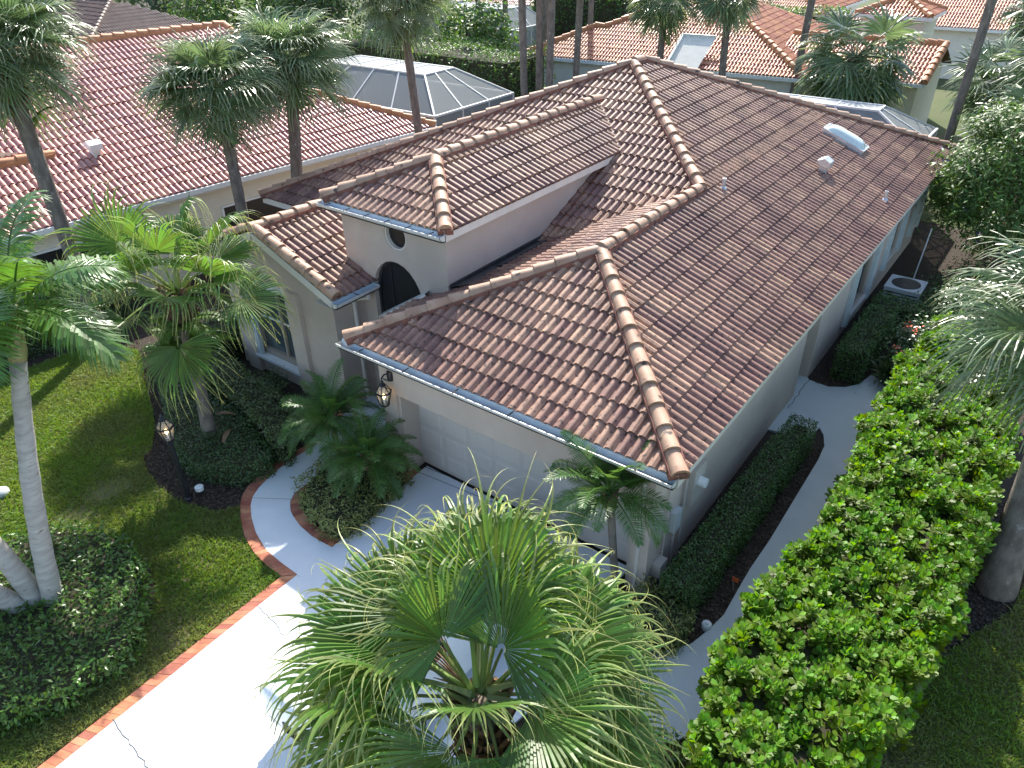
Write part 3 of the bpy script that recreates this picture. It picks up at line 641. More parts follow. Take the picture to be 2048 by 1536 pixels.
class Roof:
    def __init__(s, house, deck_polys, deck_m, tm, cm, mm, near=300):
        s.house = house; mb = MB()
        for P in deck_polys:
            t = tessellate_polygon([[Vector((float(p[0]), float(p[1]), 0)) for p in P]]); mb.add([(p[0], p[1], p[2]-.012) for p in P], [tuple(i) for i in t])
        s.obj = mb.out('roof', deck_m, house); s.tm = tm; s.tmesh = tile_mesh(tm); s.cmesh = cap_mesh(cm); s.mm = mm; s.full = []; s.cut = []; s.near = near; s.mort = MB()
    def face(s, e0, e1, inw, slope, z0, poly, convex=True):
        e0 = np.array(e0, float)[:2]; e1 = np.array(e1, float)[:2]; inw = np.array(inw, float); inw /= np.linalg.norm(inw); k = math.sqrt(1+slope*slope)
        u2 = (e1-e0)/np.linalg.norm(e1-e0)
        if u2[0]*inw[1]-u2[1]*inw[0] < 0: e0, e1 = e1, e0; u2 = -u2
        U = np.array([u2[0], u2[1], 0]); Vv = np.array([inw[0], inw[1], slope])/k; N = np.cross(U, Vv); P0 = np.array([e0[0], e0[1], z0])
        uv = np.array([((np.array(p[:2])-e0)@u2, ((np.array(p[:2])-e0)@inw)*k) for p in poly])
        lo, hi = uv.min(0), uv.max(0); ar = np.sum(uv[:, 0]*np.roll(uv[:, 1], -1)-np.roll(uv[:, 0], -1)*uv[:, 1]); sg = 1 if ar > 0 else -1
        E = np.roll(uv, -1, 0)-uv; NN = np.c_[-E[:, 1], E[:, 0]]*sg/np.linalg.norm(E, axis=1, keepdims=True)
        r0 = int(math.floor(lo[1]/TE)); rows = range(max(0, r0), int(math.ceil(hi[1]/TE))+1); cols = range(int(math.floor(lo[0]/TW)), int(math.ceil(hi[0]/TW))+1)
        cutm = []
        for i in rows:
            for j in cols:
                a, b = j*TW, i*TE-.02; cr = np.array([(a, b+.03), (a+TW, b+.03), (a+TW, b+TE), (a, b+TE)])
                jit = RNG.normal()*.004; tw = RNG.normal()*.008
                Uj = U*math.cos(tw)+Vv*math.sin(tw); Vj = -U*math.sin(tw)+Vv*math.cos(tw)
                mtx = np.eye(4); mtx[:3, 0] = Uj; mtx[:3, 1] = Vj; mtx[:3, 2] = N; mtx[:3, 3] = P0+U*a+Vv*b+N*(.0+jit)
                if convex:
                    D = (cr[:, None, :]-uv[None])@np.zeros(2) if False else np.einsum('cki,ki->ck', cr[:, None, :]-uv[None], NN)
                    if (D.max(0) <= .005).any(): continue
                    if D.min() >= -.012: s.full.append(mtx)
                    else: cutm.append(mtx)
                else:
                    if inpoly(cr.mean(0)[None], uv)[0]: s.full.append(mtx)
        if cutm:
            bm = bmesh.new()
            for mtx in cutm:
                W = TV@mtx[:3, :3].T+mtx[:3, 3]; vs_ = [bm.verts.new(w) for w in W]
                for f in TF: bm.faces.new([vs_[q] for q in f])
            for q in range(len(uv)):
                if abs(E[q, 1]) < 1e-6 and abs(uv[q, 1]) < 1e-6: continue
                pc = P0+U*uv[q, 0]+Vv*uv[q, 1]; nn = U*NN[q, 0]+Vv*NN[q, 1]
                bmesh.ops.bisect_plane(bm, geom=bm.verts[:]+bm.edges[:]+bm.faces[:], plane_co=pc, plane_no=-nn, clear_outer=True)
            bm.verts.index_update(); V = [tuple(v.co) for v in bm.verts]; F = [tuple(v.index for v in f.verts) for f in bm.faces]; bm.free()
            if F: s.cut.append((V, F))
    def caps(s, A, B, sc=1., up=(0, 0, 1), mort=True, lift=.045, step=.385):
        A = np.array(A, float); B = np.array(B, float)
        if A[2] > B[2]+1e-6: A, B = B, A
        L = np.linalg.norm(B-A); d = (B-A)/L; n = max(1, int(round(L/(step*sc)))); st = L/n; up = np.array(up, float); x = np.cross(d, up); x /= np.linalg.norm(x); z = np.cross(x, d)
        for i in range(n):
            m = np.eye(4); m[:3, 0] = x*sc; m[:3, 1] = d*(st/.385); m[:3, 2] = z*sc; m[:3, 3] = A+d*st*i+z*(lift+RNG.normal()*.003)
            inst('ridge_tile', s.cmesh, s.obj, Matrix(m.tolist()))
        if mort: s.mort.bar(A+z*.02, B+z*.02, .27*sc, .12, up=tuple(up))
    def finish(s, extra=None):
        C3 = np.array([m[:3, 3] for m in s.full]); d = np.linalg.norm(C3-CAM, axis=1); fx = C3-CAM; zz = fx@_fw; X = 1024+FPX*(fx@_r2)/zz; Y = 768-FPX*(fx@_u2)/zz
        facing = np.array([m[:3, 2]@(CAM-m[:3, 3]) for m in s.full])/d; vis = (X > 0) & (X < 2048) & (Y > 0) & (Y < 1536) & (facing > 0.05)
        key = np.where(vis, facing/d**2, 0); order = np.argsort(-key); nearset = set(order[:s.near].tolist()); V = []; F = []; R = []; b = 0
        for i, m in enumerate(s.full):
            if i in nearset: inst('tile', s.tmesh, s.obj, Matrix(m.tolist()))
            else: V.append(TV@m[:3, :3].T+m[:3, 3]); F.append(TFa+b); b += len(TV); R += [random.random()]*len(TF)
        if V:
            o = part('tile_field', np.concatenate(V), np.concatenate(F), s.tm, s.obj, rnd=R, kind='stuff')
            sm = np.tile(np.r_[np.ones(_tn-1, bool), np.zeros(len(TF)-_tn+1, bool)], len(V)); o.data.polygons.foreach_set('use_smooth', sm)
        if s.cut:
            mb = MB()
            for V_, F_ in s.cut: mb.add(V_, F_)
            mb.out('cut_tiles', s.tm, s.obj, kind='stuff')
        if s.mort.v: s.mort.out('mortar', s.mm, s.obj)
# ================================================================ MAIN HOUSE
Wg, He, Ym, Wm, LR, SL = 6.23, 2.784, 3.932, 13.714, .511, .40966
tx0, tx1, ty, Ht = -8.477, -5.384, 1.752, 4.338
YB = Ym+Wm+LR; zr = He+SL*Wg/2; zp = He+SL*Wm/2
P1 = (-Wm/2, Ym+Wm/2, zp); P2 = (-Wm/2, Ym+Wm/2+LR, zp); R1 = (-Wg/2, Wg/2, zr); R2 = (-Wg/2, Ym+Wg/2, zr)
GL, GR, BRc, MLc, BLc = (-Wg, 0, He), (0, 0, He), (0, YB, He), (-Wm, Ym, He), (-Wm, YB, He); VAL = (-Wg, Ym, He)
tw = tx1-tx0; tcx = (tx0+tx1)/2; zt = Ht+SL*tw/2; TA = (tcx, ty+tw/2, zt); TR = (tcx, Ym+(zt-He)/SL, zt)
T1, T2 = (tx0, ty, Ht), (tx1, ty, Ht); T3 = (tx1, Ym+(Ht-He)/SL, Ht); T4 = (tx0, Ym+(Ht-He)/SL, Ht)
wxr, wxl, wy = -7.57, -11.95, .85; wrx = (wxr+wxl)/2; wz = He+SL*(wxr-wxl)/2; W1 = (wrx, wy, wz); W2 = (wrx, Ym+(wz-He)/SL, wz)
house = thing('tile_roof_house', 'beige stucco house with brown barrel tile roof and arched entry tower', 'house', (-6.5, 9, 0))
roof = Roof(house, [[GL, GR, R1], [GR, BRc, P2, P1, R2, R1], [GL, R1, R2, VAL], [MLc, VAL, R2, P1], [MLc, P1, P2, BLc], [BRc, BLc, P2],
                    [T1, T2, TA], [T2, T3, TR, TA], [T1, TA, TR, T4], [(wxr, wy, He), (wxr, Ym, He), W2, W1], [(wxl, wy, He), W1, W2, (wxl, Ym, He)]], M['deck'], M['tile'], M['cap'], M['mortar'])
roof.face(GL, GR, (0, 1), SL, He, [GL, GR, R1])
hx = Wg/2
roof.face(GR, BRc, (-1, 0), SL, He, [GR, BRc, (-hx, YB-hx), R2, R1])
roof.face(GR, BRc, (-1, 0), SL, He, [(-hx, Ym+hx), (-hx, YB-hx), P2, P1])
roof.face(GL, VAL, (1, 0), SL, He, [GL, R1, R2, VAL])
roof.face(MLc, (0, Ym), (0, 1), SL, He, [MLc, VAL, R2, P1])
roof.face(MLc, BLc, (1, 0), SL, He, [MLc, P1, P2, BLc])
roof.face(T1, T2, (0, 1), SL, Ht, [T1, T2, TA])
roof.face(T2, T3, (-1, 0), SL, Ht, [T2, T3, TR, TA])
roof.face(T1, T4, (1, 0), SL, Ht, [T1, TA, TR, T4])
roof.face((wxr, wy), (wxr, Ym), (-1, 0), SL, He, [(wxr, wy), (wxr, Ym), W2, W1])
roof.face((wxl, wy), (wxl, Ym), (1, 0), SL, He, [(wxl, wy), W1, W2, (wxl, Ym)])
for a, b in ((GL, R1), (GR, R1), (R1, R2), (R2, P1), (MLc, P1), (P1, P2), (BRc, P2), (BLc, P2), (T1, TA), (T2, TA), (TA, TR)): roof.caps(a, b)
roof.caps(W1, W2)
roof.caps((wxr+.02, wy+.08, He+.02), (wrx, wy+.08, wz+.02), 1.05, mort=False); roof.caps((wxl, wy+.08, He+.02), (wrx, wy+.08, wz+.02), 1.05, mort=False)
roof.finish()
# walls
WX, WY, DY = -.42, .30, .66
w = MB()
zt_w = He-.16
holed(w, lambda u, v, d: (u, WY+d, v), [(-5.87, 0), (-5.44, 0), (-5.44, 1.80), (-.72, 1.80), (-.72, 0), (WX, 0), (WX, zt_w), (-5.87, zt_w)], [], 0)
w.box((-5.44, WY+.002, 0), (-5.40, DY+.1, 1.80)); w.box((-.76, WY+.002, 0), (-.72, DY+.1, 1.80)); w.box((-5.44, WY+.002, 1.80), (-.72, DY+.1, 1.86))
w.add([(-5.87, WY, 0), (-5.87, 4.2, 0), (-5.87, 4.2, zt_w), (-5.87, WY, zt_w)], [(3, 2, 1, 0)])
# right side wall with a niche, then windows
YN0, YN1, XN = 7.05, 7.95, -.72
w.add([(WX, WY, 0), (WX, YN0, 0), (WX, YN0, zt_w), (WX, WY, zt_w)], [(0, 1, 2, 3)])
w.add([(WX, YN0, 0), (XN, YN0, 0), (XN, YN1, 0), (WX, YN1, 0), (WX, YN0, zt_w), (XN, YN0, zt_w), (XN, YN1, zt_w), (WX, YN1, zt_w)], [(0, 1, 5, 4), (1, 2, 6, 5), (2, 3, 7, 6)])
YE = YB-.4
swin = [(10.55, 12.05, .45, 2.15), (13.75, 15.0, .75, 2.15), (16.7, 17.3, .75, 2.15)]
holed(w, lambda u, v, d: (WX-d, u, v), [(YN1, 0), (YE, 0), (YE, zt_w), (YN1, zt_w)], [[(a, c), (b, c), (b, d), (a, d)] for a, b, c, d in swin], .12)
w.add([(WX, YE, 0), (-Wm+.4, YE, 0), (-Wm+.4, YE, zt_w), (WX, YE, zt_w)], [(0, 1, 2, 3)])
w.add([(-Wm+.4, YE, 0), (-Wm+.4, Ym+.4, 0), (-Wm+.4, Ym+.4, zt_w), (-Wm+.4, YE, zt_w)], [(0, 1, 2, 3)])
w.add([(-Wm+.4, Ym+.4, 0), (-5.8, Ym+.4, 0), (-5.8, Ym+.4, zt_w), (-Wm+.4, Ym+.4, zt_w)], [(0, 1, 2, 3)])
# raised plaster band over the garage door
w.box((-5.80, WY-.03, 1.80), (WX+.0, WY-.002, 2.36)); w.box((-5.80, WY-.03, 0), (-5.46, WY-.002, 1.797)); w.box((-.70, WY-.03, 0), (WX, WY-.002, 1.797))
# tower
tX0, tX1, tY = -8.28, -5.585, 1.95; tzt = Ht-.14
def arch(cx, hw, zb, zs, n=14): return [(cx-hw, zb), (cx+hw, zb), (cx+hw, zs)]+[(cx+hw*math.cos(a), zs+hw*1.18*math.sin(a)) for a in np.linspace(0, PI, n)[1:-1]]+[(cx-hw, zs)]
def circ(cx, cz, r, n=24): return [(cx+r*math.cos(2*PI*i/n), cz+r*math.sin(2*PI*i/n)) for i in range(n)]
A_cx, A_hw, A_zs = -6.92, .66, 2.58
archl = arch(A_cx, A_hw, .02, A_zs); rnd_c = (-6.845, 3.89, .285)
holed(w, lambda u, v, d: (u, tY+d, v), [(tX0, 0), (tX1, 0), (tX1, tzt), (tX0, tzt)], [archl, circ(*rnd_c)], .16)
w.add([(tX1, tY, 0), (tX1, 8, 0), (tX1, 8, tzt), (tX1, tY, tzt)], [(0, 1, 2, 3)]); w.add([(tX0, tY, 0), (tX0, 8, 0), (tX0, 8, tzt), (tX0, tY, tzt)], [(3, 2, 1, 0)])
# wing: gable wall with deep window bay
gx0, gx1, gY = -11.5, -7.93, 1.12
gz = lambda x: He-.10+SL*((wxr-x) if x > wrx else (x-wxl))
bay = [(-10.72, .35), (-9.36, .35), (-9.36, 2.28), (-10.72, 2.28)]
holed(w, lambda u, v, d: (u, gY+d, v), [(gx0, 0), (gx1, 0), (gx1, gz(gx1)), (wrx, wz-.10), (gx0, gz(gx0))], [bay], .16)
w.box((-9.34, gY-.10, 0), (-8.93, gY-.003, 2.45)); w.box((-11.2, gY-.10, 0), (-10.78, gY-.003, 2.45))
w.add([(gx1, gY, 0), (gx1, 2.2, 0), (gx1, 2.2, zt_w), (gx1, gY, zt_w)], [(0, 1, 2, 3)]); w.add([(gx0, gY, 0), (gx0, 4.4, 0), (gx0, 4.4, zt_w), (gx0, gY, zt_w)], [(3, 2, 1, 0)])
w.out('wall', M['stucco'], house)
# fascia and soffit
fa = MB()
def fascia(a, b, z, inw, hgt=.17): # eave board
    a = np.array(a[:2]); b = np.array(b[:2]); i = np.array(inw, float)
    p = lambda q, d, zz: (q[0]+i[0]*d, q[1]+i[1]*d, zz)
    fa.add([p(a, .0, z-.02), p(b, 0, z-.02), p(b, 0, z-hgt), p(a, 0, z-hgt), p(a, .025, z-.02), p(b, .025, z-.02), p(b, .55, z-hgt), p(a, .55, z-hgt)], [(0, 1, 2, 3), (0, 4, 5, 1), (3, 2, 6, 7)])
fascia((-Wg, 0), (0, 0), He, (0, 1)); fascia((0, -.0), (0, YB), He, (-1, 0)); fascia((-Wm, Ym), (-8, Ym), He, (0, 1)); fascia((-Wg, 0), (-Wg, Ym), He, (1, 0)); fascia((-Wm, Ym), (-Wm, YB), He, (1, 0))
fascia((tx0, ty), (tx1, ty), Ht, (0, 1), .16); fascia((tx1, ty), (tx1, T3[1]), Ht, (-1, 0), .16); fascia((tx0, ty), (tx0, T3[1]), Ht, (1, 0), .16)
fascia((wxr, wy), (wxr, 1.95), He, (-1, 0), .16)
for xa, xb in ((wxr, wrx), (wxl, wrx)):
    fa.bar((xa, wy+.0, He-.07), (xb, wy+.0, wz-.07), .03, .16); fa.bar((xa, wy+.13, He-.09), (xb, wy+.13, wz-.09), .24, .03)
fa.out('fascia', M['trim'], house)
# gutters (open troughs)
def gutter(a, b, z, outw, parent=house, wd=.17, dp=.12, hang=1.0):
    a = np.array(a, float); b = np.array(b, float); o = np.array(outw, float); mb = MB(); prof = [(.003, .0), (.003, -dp), (.08, -dp), (wd*.93, -dp*.45), (wd, -.0), (wd-.015, .0), (wd*.85, -dp*.45), (.07, -dp+.012), (.018, -dp+.012), (.018, .0)]
    V = [(*(q+o*x), z+h) for q in (a, b) for x, h in prof]; n = len(prof); F = [(i, (i+1) % n, (i+1) % n+n, i+n) for i in range(n)]+[tuple(range(n)), tuple(range(2*n-1, n-1, -1))]
    mb.add(V, F); g = mb.out('gutter', M['gutter'], parent)
    part('drip_edge', [(*(q+o*x), z+h) for q in (a, b) for x, h in ((-.03, .035), (.012, .02), (.03, -.06), (.034, -dp+.014))], [(0, 1, 5, 4), (1, 2, 6, 5), (2, 3, 7, 6)], M['apron'], g)
    for q in (a, b): part('end_cap', [(*(q+o*x), z+h) for x, h in prof[:5]], [tuple(range(5))], M['gutter'], g)
    L = np.linalg.norm(b-a); k = int(L/hang); hb = MB()
    for i in range(k):
        q = a+(b-a)*(i+.5)/k; hb.bar((*(q+o*.0), z+.002), (*(q+o*wd), z+.002), .02, .006)
    hb.out('bracket', M['gdark'], g)
    hb2 = MB(); c = a+o*.045; e = b+o*.045; hb2.bar((*(c+o*.04), z-dp+.018), (*(e+o*.04), z-dp+.018), .08, .012); hb2.out('leaf_litter', M['gdark'], g)
    return g
gutter((-Wg-.12, -.0), (-.02, -.0), He-.03, (0, -1)); gutter((tx0-.06, ty), (tx1+.0, ty), Ht-.03, (0, -1), hang=.52); gutter((wxr, wy-.02), (wxr, 1.94), He-.03, (1, 0))
ds = MB(); ds.tube([(wxr+.06, 1.7, He-.14), (wxr+.06, 1.7, He-.24), (gx1+.06, 1.62, He-.36), (gx1+.06, 1.62, .1)], .045, 6); ds.out('downspout', M['trim'], house)
# black flashing beside the tower and pale sill under the arch
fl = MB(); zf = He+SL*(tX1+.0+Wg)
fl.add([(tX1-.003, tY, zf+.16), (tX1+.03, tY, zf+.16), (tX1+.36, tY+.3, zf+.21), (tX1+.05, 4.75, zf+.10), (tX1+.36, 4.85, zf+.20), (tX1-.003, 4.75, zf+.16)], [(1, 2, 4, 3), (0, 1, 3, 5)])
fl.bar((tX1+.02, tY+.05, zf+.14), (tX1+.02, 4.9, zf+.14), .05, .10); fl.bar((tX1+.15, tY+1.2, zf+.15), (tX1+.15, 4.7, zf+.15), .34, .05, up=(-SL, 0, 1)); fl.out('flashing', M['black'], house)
sl = MB(); sl.add([(-Wg+.0, tY-.16, He+.02), (-Wg+.0, tY-.02, He+.12), (-5.9, tY-.02, He+.28), (-5.9, tY-.16, He+.20)], [(0, 1, 2, 3), (3, 2, 1, 0)])
sl = MB(); q0, q1 = hit(757, 632, 1, 1.80), hit(849, 588, 1, 1.80); q0b, q1b = hit(761, 646, 1, 1.72), hit(852, 592, 1, 1.72)
sl.add([q0, q1, q1b, q0b, q0+np.array([0, .14, .03]), q1+np.array([0, .14, .03])], [(0, 3, 2, 1), (0, 1, 5, 4)]); sl.out('sill_flashing', M['gutter'], house)
# ---- windows
def ring(loop, to3, wd, d0, d1, m, parent, name='frame', cen=None):
    c = np.mean(loop, 0) if cen is None else np.array(cen); inn = [tuple(c+(np.array(p)-c)*(1-wd/np.linalg.norm(np.array(p)-c))) for p in loop]; n = len(loop); mb = MB()
    V = [to3(u, v, d0) for u, v in loop]+[to3(u, v, d0) for u, v in inn]+[to3(u, v, d1) for u, v in inn]
    mb.add(V, [(i, (i+1) % n, (i+1) % n+n, i+n) for i in range(n)]+[(i+n, (i+1) % n+n, (i+1) % n+2*n, i+2*n) for i in range(n)]); return mb.out(name, m, parent)
def pane(loop, to3, d, m, parent, name='pane'):
    t = tessellate_polygon([[Vector((u, v, 0)) for u, v in loop]]); return part(name, [to3(u, v, d) for u, v in loop], [tuple(i) for i in t], m, parent)
tof = lambda u, v, d: (u, tY+d, v)
wa = ring(archl, tof, .06, .10, .13, M['black'], house, 'arched_window'); pane(archl, tof, .13, M['glass'], wa); wr = ring(circ(*rnd_c), tof, .035, .02, .10, M['trim'], house, 'round_window'); pane(circ(*rnd_c), tof, .10, M['glass'], wr)
mbm = MB(); mbm.box((A_cx-.28, tY+.115, .02), (A_cx-.24, tY+.128, 3.25)); mbm.out('mullion', M['iron'], wa)
tob = lambda u, v, d: (u, gY+d, v)
wb = ring(bay, tob, .05, .08, .13, M['bronze'], house, 'window')
for a, b in ((-10.72, -9.90), (-9.84, -9.36)):
    for c, d in ((.62, 1.42), (1.46, 2.28)): pane([(a, c), (b, c), (b, d), (a, d)], tob, .13, M['bglass'], wb)
mm_ = MB(); mm_.box((-9.90, gY+.07, .6), (-9.84, gY+.125, 2.28)); mm_.box((-10.7, gY+.05, .35), (-9.37, gY+.15, .62)); mm_.out('mullion', M['bronze'], wb)
mh = MB(); mh.box((-10.72, gY+.10, 1.42), (-9.90, gY+.126, 1.455)); mh.box((-9.84, gY+.10, 1.42), (-9.37, gY+.126, 1.455)); mh.out('glazing_bar', M['wtrim'], wb)
sb = MB(); sb.box((-10.85, gY-.12, .40), (-9.30, gY+.05, .47)); sb.box((-10.8, gY-.06, 2.285), (-9.30, gY+.02, 2.40)); sb.out('sill', M['wtrim'], wb)
sh = MB()
for i in range(4): sh.box((-10.77+.035*i, gY-.09-.01*(i % 2), .45), (-10.745+.035*i, gY-.005, 2.3))
sh.out('shutter', M['shutter'], wb)
tos = lambda u, v, d: (WX-d, u, v)
for a, b, c, d in swin:
    lp = [(a, c), (b, c), (b, d), (a, d)]; ww = ring(lp, tos, .07, .04, .12, M['bronze'], house, 'window'); pane(lp, tos, .12, M['glass'], ww)
    k = MB(); k.box((WX-.11, (a+b)/2-.025, c), (WX-.06, (a+b)/2+.025, d)); k.out('mullion', M['bronze'], ww)
    k = MB(); k.box((WX-.02, a-.1, c-.10), (WX+.07, b+.1, c-.02)); k.out('sill', M['trim'], ww)
    for y0 in (a-.30, b+.06):
        k = MB()
        for i in range(5): k.box((WX+.003, y0+.05*i, c-.15), (WX+.09+.02*(i % 2), y0+.05*i+.035, 2.35))
        k.out('shutter', M['shutter'], ww)
# ---- garage door: four sections of raised panels
gd = MB(); gd.box((-5.40, DY+.05, .05), (-.76, DY+.08, 1.86)); gdo = gd.out('garage_door', M['door'], house)
nx = 8; pw = (5.40-.76)/nx
for r in range(4):
    for c in range(nx):
        k = MB(); xa, xb = -5.40+pw*c+.006, -5.40+pw*(c+1)-.006; za, zb = .055+.45*r+.006, .055+.45*(r+1)-.006
        V = [(xa, DY+.047, za), (xb, DY+.047, za), (xb, DY+.047, zb), (xa, DY+.047, zb), (xa+.05, DY+.043, za+.05), (xb-.05, DY+.043, za+.05), (xb-.05, DY+.043, zb-.05), (xa+.05, DY+.043, zb-.05), (xa+.075, DY+.034, za+.075), (xb-.075, DY+.034, za+.075), (xb-.075, DY+.034, zb-.075), (xa+.075, DY+.034, zb-.075)]
        k.add(V, [(0, 1, 5, 4), (1, 2, 6, 5), (2, 3, 7, 6), (3, 0, 4, 7), (4, 5, 9, 8), (5, 6, 10, 9), (6, 7, 11, 10), (7, 4, 8, 11), (8, 9, 10, 11)]); k.out('panel', M['door'], gdo)
# ---- roof furniture
def rz_(x): return He-SL*x
sk = thing('skylight', 'domed milky skylight on the right slope of the brown tile roof', 'skylight', (-2.15, 13.8, rz_(-2.15)))
fr = MB(); U_ = np.array([-1, 0, SL])/math.sqrt(1+SL**2); Nn_ = np.array([SL, 0, 1])/math.sqrt(1+SL**2); c0 = np.array([-2.15, 13.8, rz_(-2.15)])
def skp(u, v, h): return c0+U_*u+np.array([0, v, 0])+Nn_*h
hl, hw = .58, .27
for (a, b), (c, d) in (((-hl, -hw), (hl, -hw)), ((hl, -hw), (hl, hw)), ((hl, hw), (-hl, hw)), ((-hl, hw), (-hl, -hw))): fr.bar(skp(a, b, .10), skp(c, d, .10), .05, .13, up=tuple(Nn_))
fr.out('frame', M['metal'], sk)
V = []; F = []; n1, n2 = 12, 8
for i in range(n1+1):
    for j in range(n2+1):
        a = (i/n1*2-1); b = (j/n2*2-1); V.append(skp(a*hl*.97, b*hw*.96, .13+.17*max(0, (1-a**4))**.6*max(0, 1-b*b)**.5))
for i in range(n1):
    for j in range(n2): o = i*(n2+1)+j; F.append((o, o+1, o+n2+2, o+n2+1))
part('dome', V, F, M['dome'], sk, smooth=True)
def gooseneck(p, label, sc=1., m='metal'):
    t = thing('roof_vent', label, 'roof vent', p); k = MB(); k.box((p[0]-.09*sc, p[1]-.09*sc, p[2]-.1), (p[0]+.09*sc, p[1]+.09*sc, p[2]+.22*sc)); k.out('stem', M[m], t)
    k = MB(); k.add([(p[0]+x*sc, p[1]+y*sc, p[2]+z*sc) for x, y, z in ((-.13, -.15, .22), (.17, -.15, .14), (.17, .15, .14), (-.13, .15, .22), (-.13, -.15, .30), (.02, -.15, .36), (.17, -.15, .27), (.17, .15, .27), (.02, .15, .36), (-.13, .15, .30))], [(3, 2, 1, 0), (4, 5, 8, 9), (5, 6, 7, 8), (0, 4, 9, 3), (1, 2, 7, 6), (0, 1, 6, 5, 4), (2, 3, 9, 8, 7)]); k.out('hood', M[m], t)
gooseneck((-1.86, 11.25, rz_(-1.86)+.03), 'small metal hood vent low on the right roof slope')
for p, lb in (((-2.85, 7.6), 'short grey plumbing pipe on the roof near the ridge bend'), ((-.46, 11.8), 'short grey plumbing pipe near the right eave')):
    k = MB(); k.lathe((p[0], p[1], rz_(p[0])+.0), [(.085, .0), (.075, .06), (.042, .09), (.042, .26), (.034, .26), (.034, .2)], 10); single('roof_pipe', k.v, k.f, M['metal'], lb, 'roof pipe')
# ---- wall lantern
def lantern(t, c, s_, arm=None):
    """six sided lantern head, c = bottom centre"""
    c = np.array(c, float); n = 6
    def ringp(r, z): return [c+np.array([r*math.cos(2*PI*i/n), r*math.sin(2*PI*i/n), z]) for i in range(n)]
    fr = MB(); lo, mid, hi = ringp(.07*s_, .0), ringp(.125*s_, .22*s_), ringp(.045*s_, .34*s_)
    for i in range(n):
        fr.bar(lo[i], mid[i], .012*s_); fr.bar(mid[i], mid[(i+1) % n], .02*s_); fr.bar(lo[i], lo[(i+1) % n], .016*s_); fr.bar(mid[i], hi[i], .012*s_)
    fr.lathe(c+np.array([0, 0, .33*s_]), [(.05*s_, 0), (.055*s_, .02*s_), (.02*s_, .05*s_), (.028*s_, .07*s_), (.006*s_, .11*s_)], 8); fr.lathe(c, [(.075*s_, -.02*s_), (.08*s_, 0), (.03*s_, .012*s_)], 8); fr.lathe(c+np.array([0, 0, -.07*s_]), [(.01*s_, 0), (.03*s_, .03*s_), (.02*s_, .05*s_)], 8)
    fr.out('lantern_frame', M['iron'], t)
    for i in range(n):
        q = [lo[i], lo[(i+1) % n], mid[(i+1) % n], mid[i]]; g = [mid[i], mid[(i+1) % n], hi[(i+1) % n], hi[i]]
        part('pane', [p+(c-p)*np.array([.04, .04, 0]) for p in q], [(0, 1, 2, 3)], M['lglass'], t); part('roof_pane', [p+(c-p)*np.array([.04, .04, 0]) for p in g], [(0, 1, 2, 3)], M['lglass'], t)
    b = MB(); b.lathe(c+np.array([0, 0, .012*s_]), [(.014*s_, 0), (.014*s_, .08*s_)], 8); b.out('candle', M['plastic'], t)
    b = MB(); b.lathe(c+np.array([0, 0, .095*s_]), [(.008*s_, 0), (.026*s_, .03*s_), (.02*s_, .06*s_), (.002*s_, .085*s_)], 8); b.out('bulb', M['bulb'], t, smooth=True)
lw = hit(770, 797, 1, WY-.22)
wl = thing('wall_lantern', 'lit black carriage lantern on the garage wall', 'lantern', (lw[0], WY-.04, lw[2]-.1)); lantern(wl, (lw[0], WY-.24, lw[2]-.10), 1.15)
ar = MB(); zt2 = lw[2]-.10+.5; ar.lathe((lw[0], WY-.035, zt2-.02), [(.06, -.09), (.065, 0), (.06, .09)], 10); ar.tube([(lw[0], WY-.05, zt2-.04), (lw[0], WY-.10, zt2+.05), (lw[0], WY-.18, zt2+.07), (lw[0], WY-.24, zt2+.03), (lw[0], WY-.24, zt2-.04)], .016, 6); ar.tube([(lw[0], WY-.06, zt2-.1), (lw[0], WY-.14, zt2-.06), (lw[0], WY-.2, zt2+.0)], .012, 6); ar.out('bracket', M['iron'], wl)
# ---- post lantern
lp = G(378, 998); tl = thing('post_lantern', 'lit lantern on a tall black post in the front bed', 'lamp post', (lp[0], lp[1], 0))
k = MB(); k.lathe((lp[0], lp[1], 0), [(.075, 0), (.075, .04), (.055, .07), (.048, .3), (.044, 1.25), (.06, 1.27), (.06, 1.30), (.03, 1.33), (.05, 1.36)], 12); k.out('post', M['iron'], tl, smooth=False); lantern(tl, (lp[0], lp[1], 1.375), 1.2)
# ---- utilities on the garage corner
em = thing('electric_box', 'beige electric panel with conduits on the right garage wall', 'electric box', (WX, 1.35, 0))
k = MB(); k.box((WX+.003, 1.45, 1.05), (WX+.12, 1.85, 1.75)); k.out('panel_box', M['grey'], em); k = MB(); k.tube([(WX+.12, 1.65, 1.45), (WX+.24, 1.65, 1.45)], [.085, .08], 14); k.out('meter', M['plastic'], em)
k = MB(); k.box((WX+.003, .95, .85), (WX+.10, 1.15, 1.25)); k.out('switch_box', M['accent'], em)
k = MB(); k.tube([(WX+.05, 1.05, .85), (WX+.05, 1.05, .0)], .02, 6); k.tube([(WX+.05, 1.3, 1.9), (WX+.05, 1.3, .0)], .022, 6); k.tube([(WX+.04, .72, 2.4), (WX+.04, .72, .0)], .014, 6); k.out('conduit', M['grey'], em)
k = MB(); k.box((WX+.003, .48, .30), (WX+.14, .72, .55)); k.tube([(WX+.10, .6, .3), (WX+.13, .6, .0)], .018, 6); single('utility_box', k.v, k.f, M['grey'], 'small grey utility box low on the garage corner', 'utility box')
k = MB(); k.tube([(-.58, WY-.035, 2.3), (-.58, WY-.035, .1)], .03, 6); single('conduit_pipe', k.v, k.f, M['trim'], 'pale vertical pipe beside the garage door right edge', 'pipe')
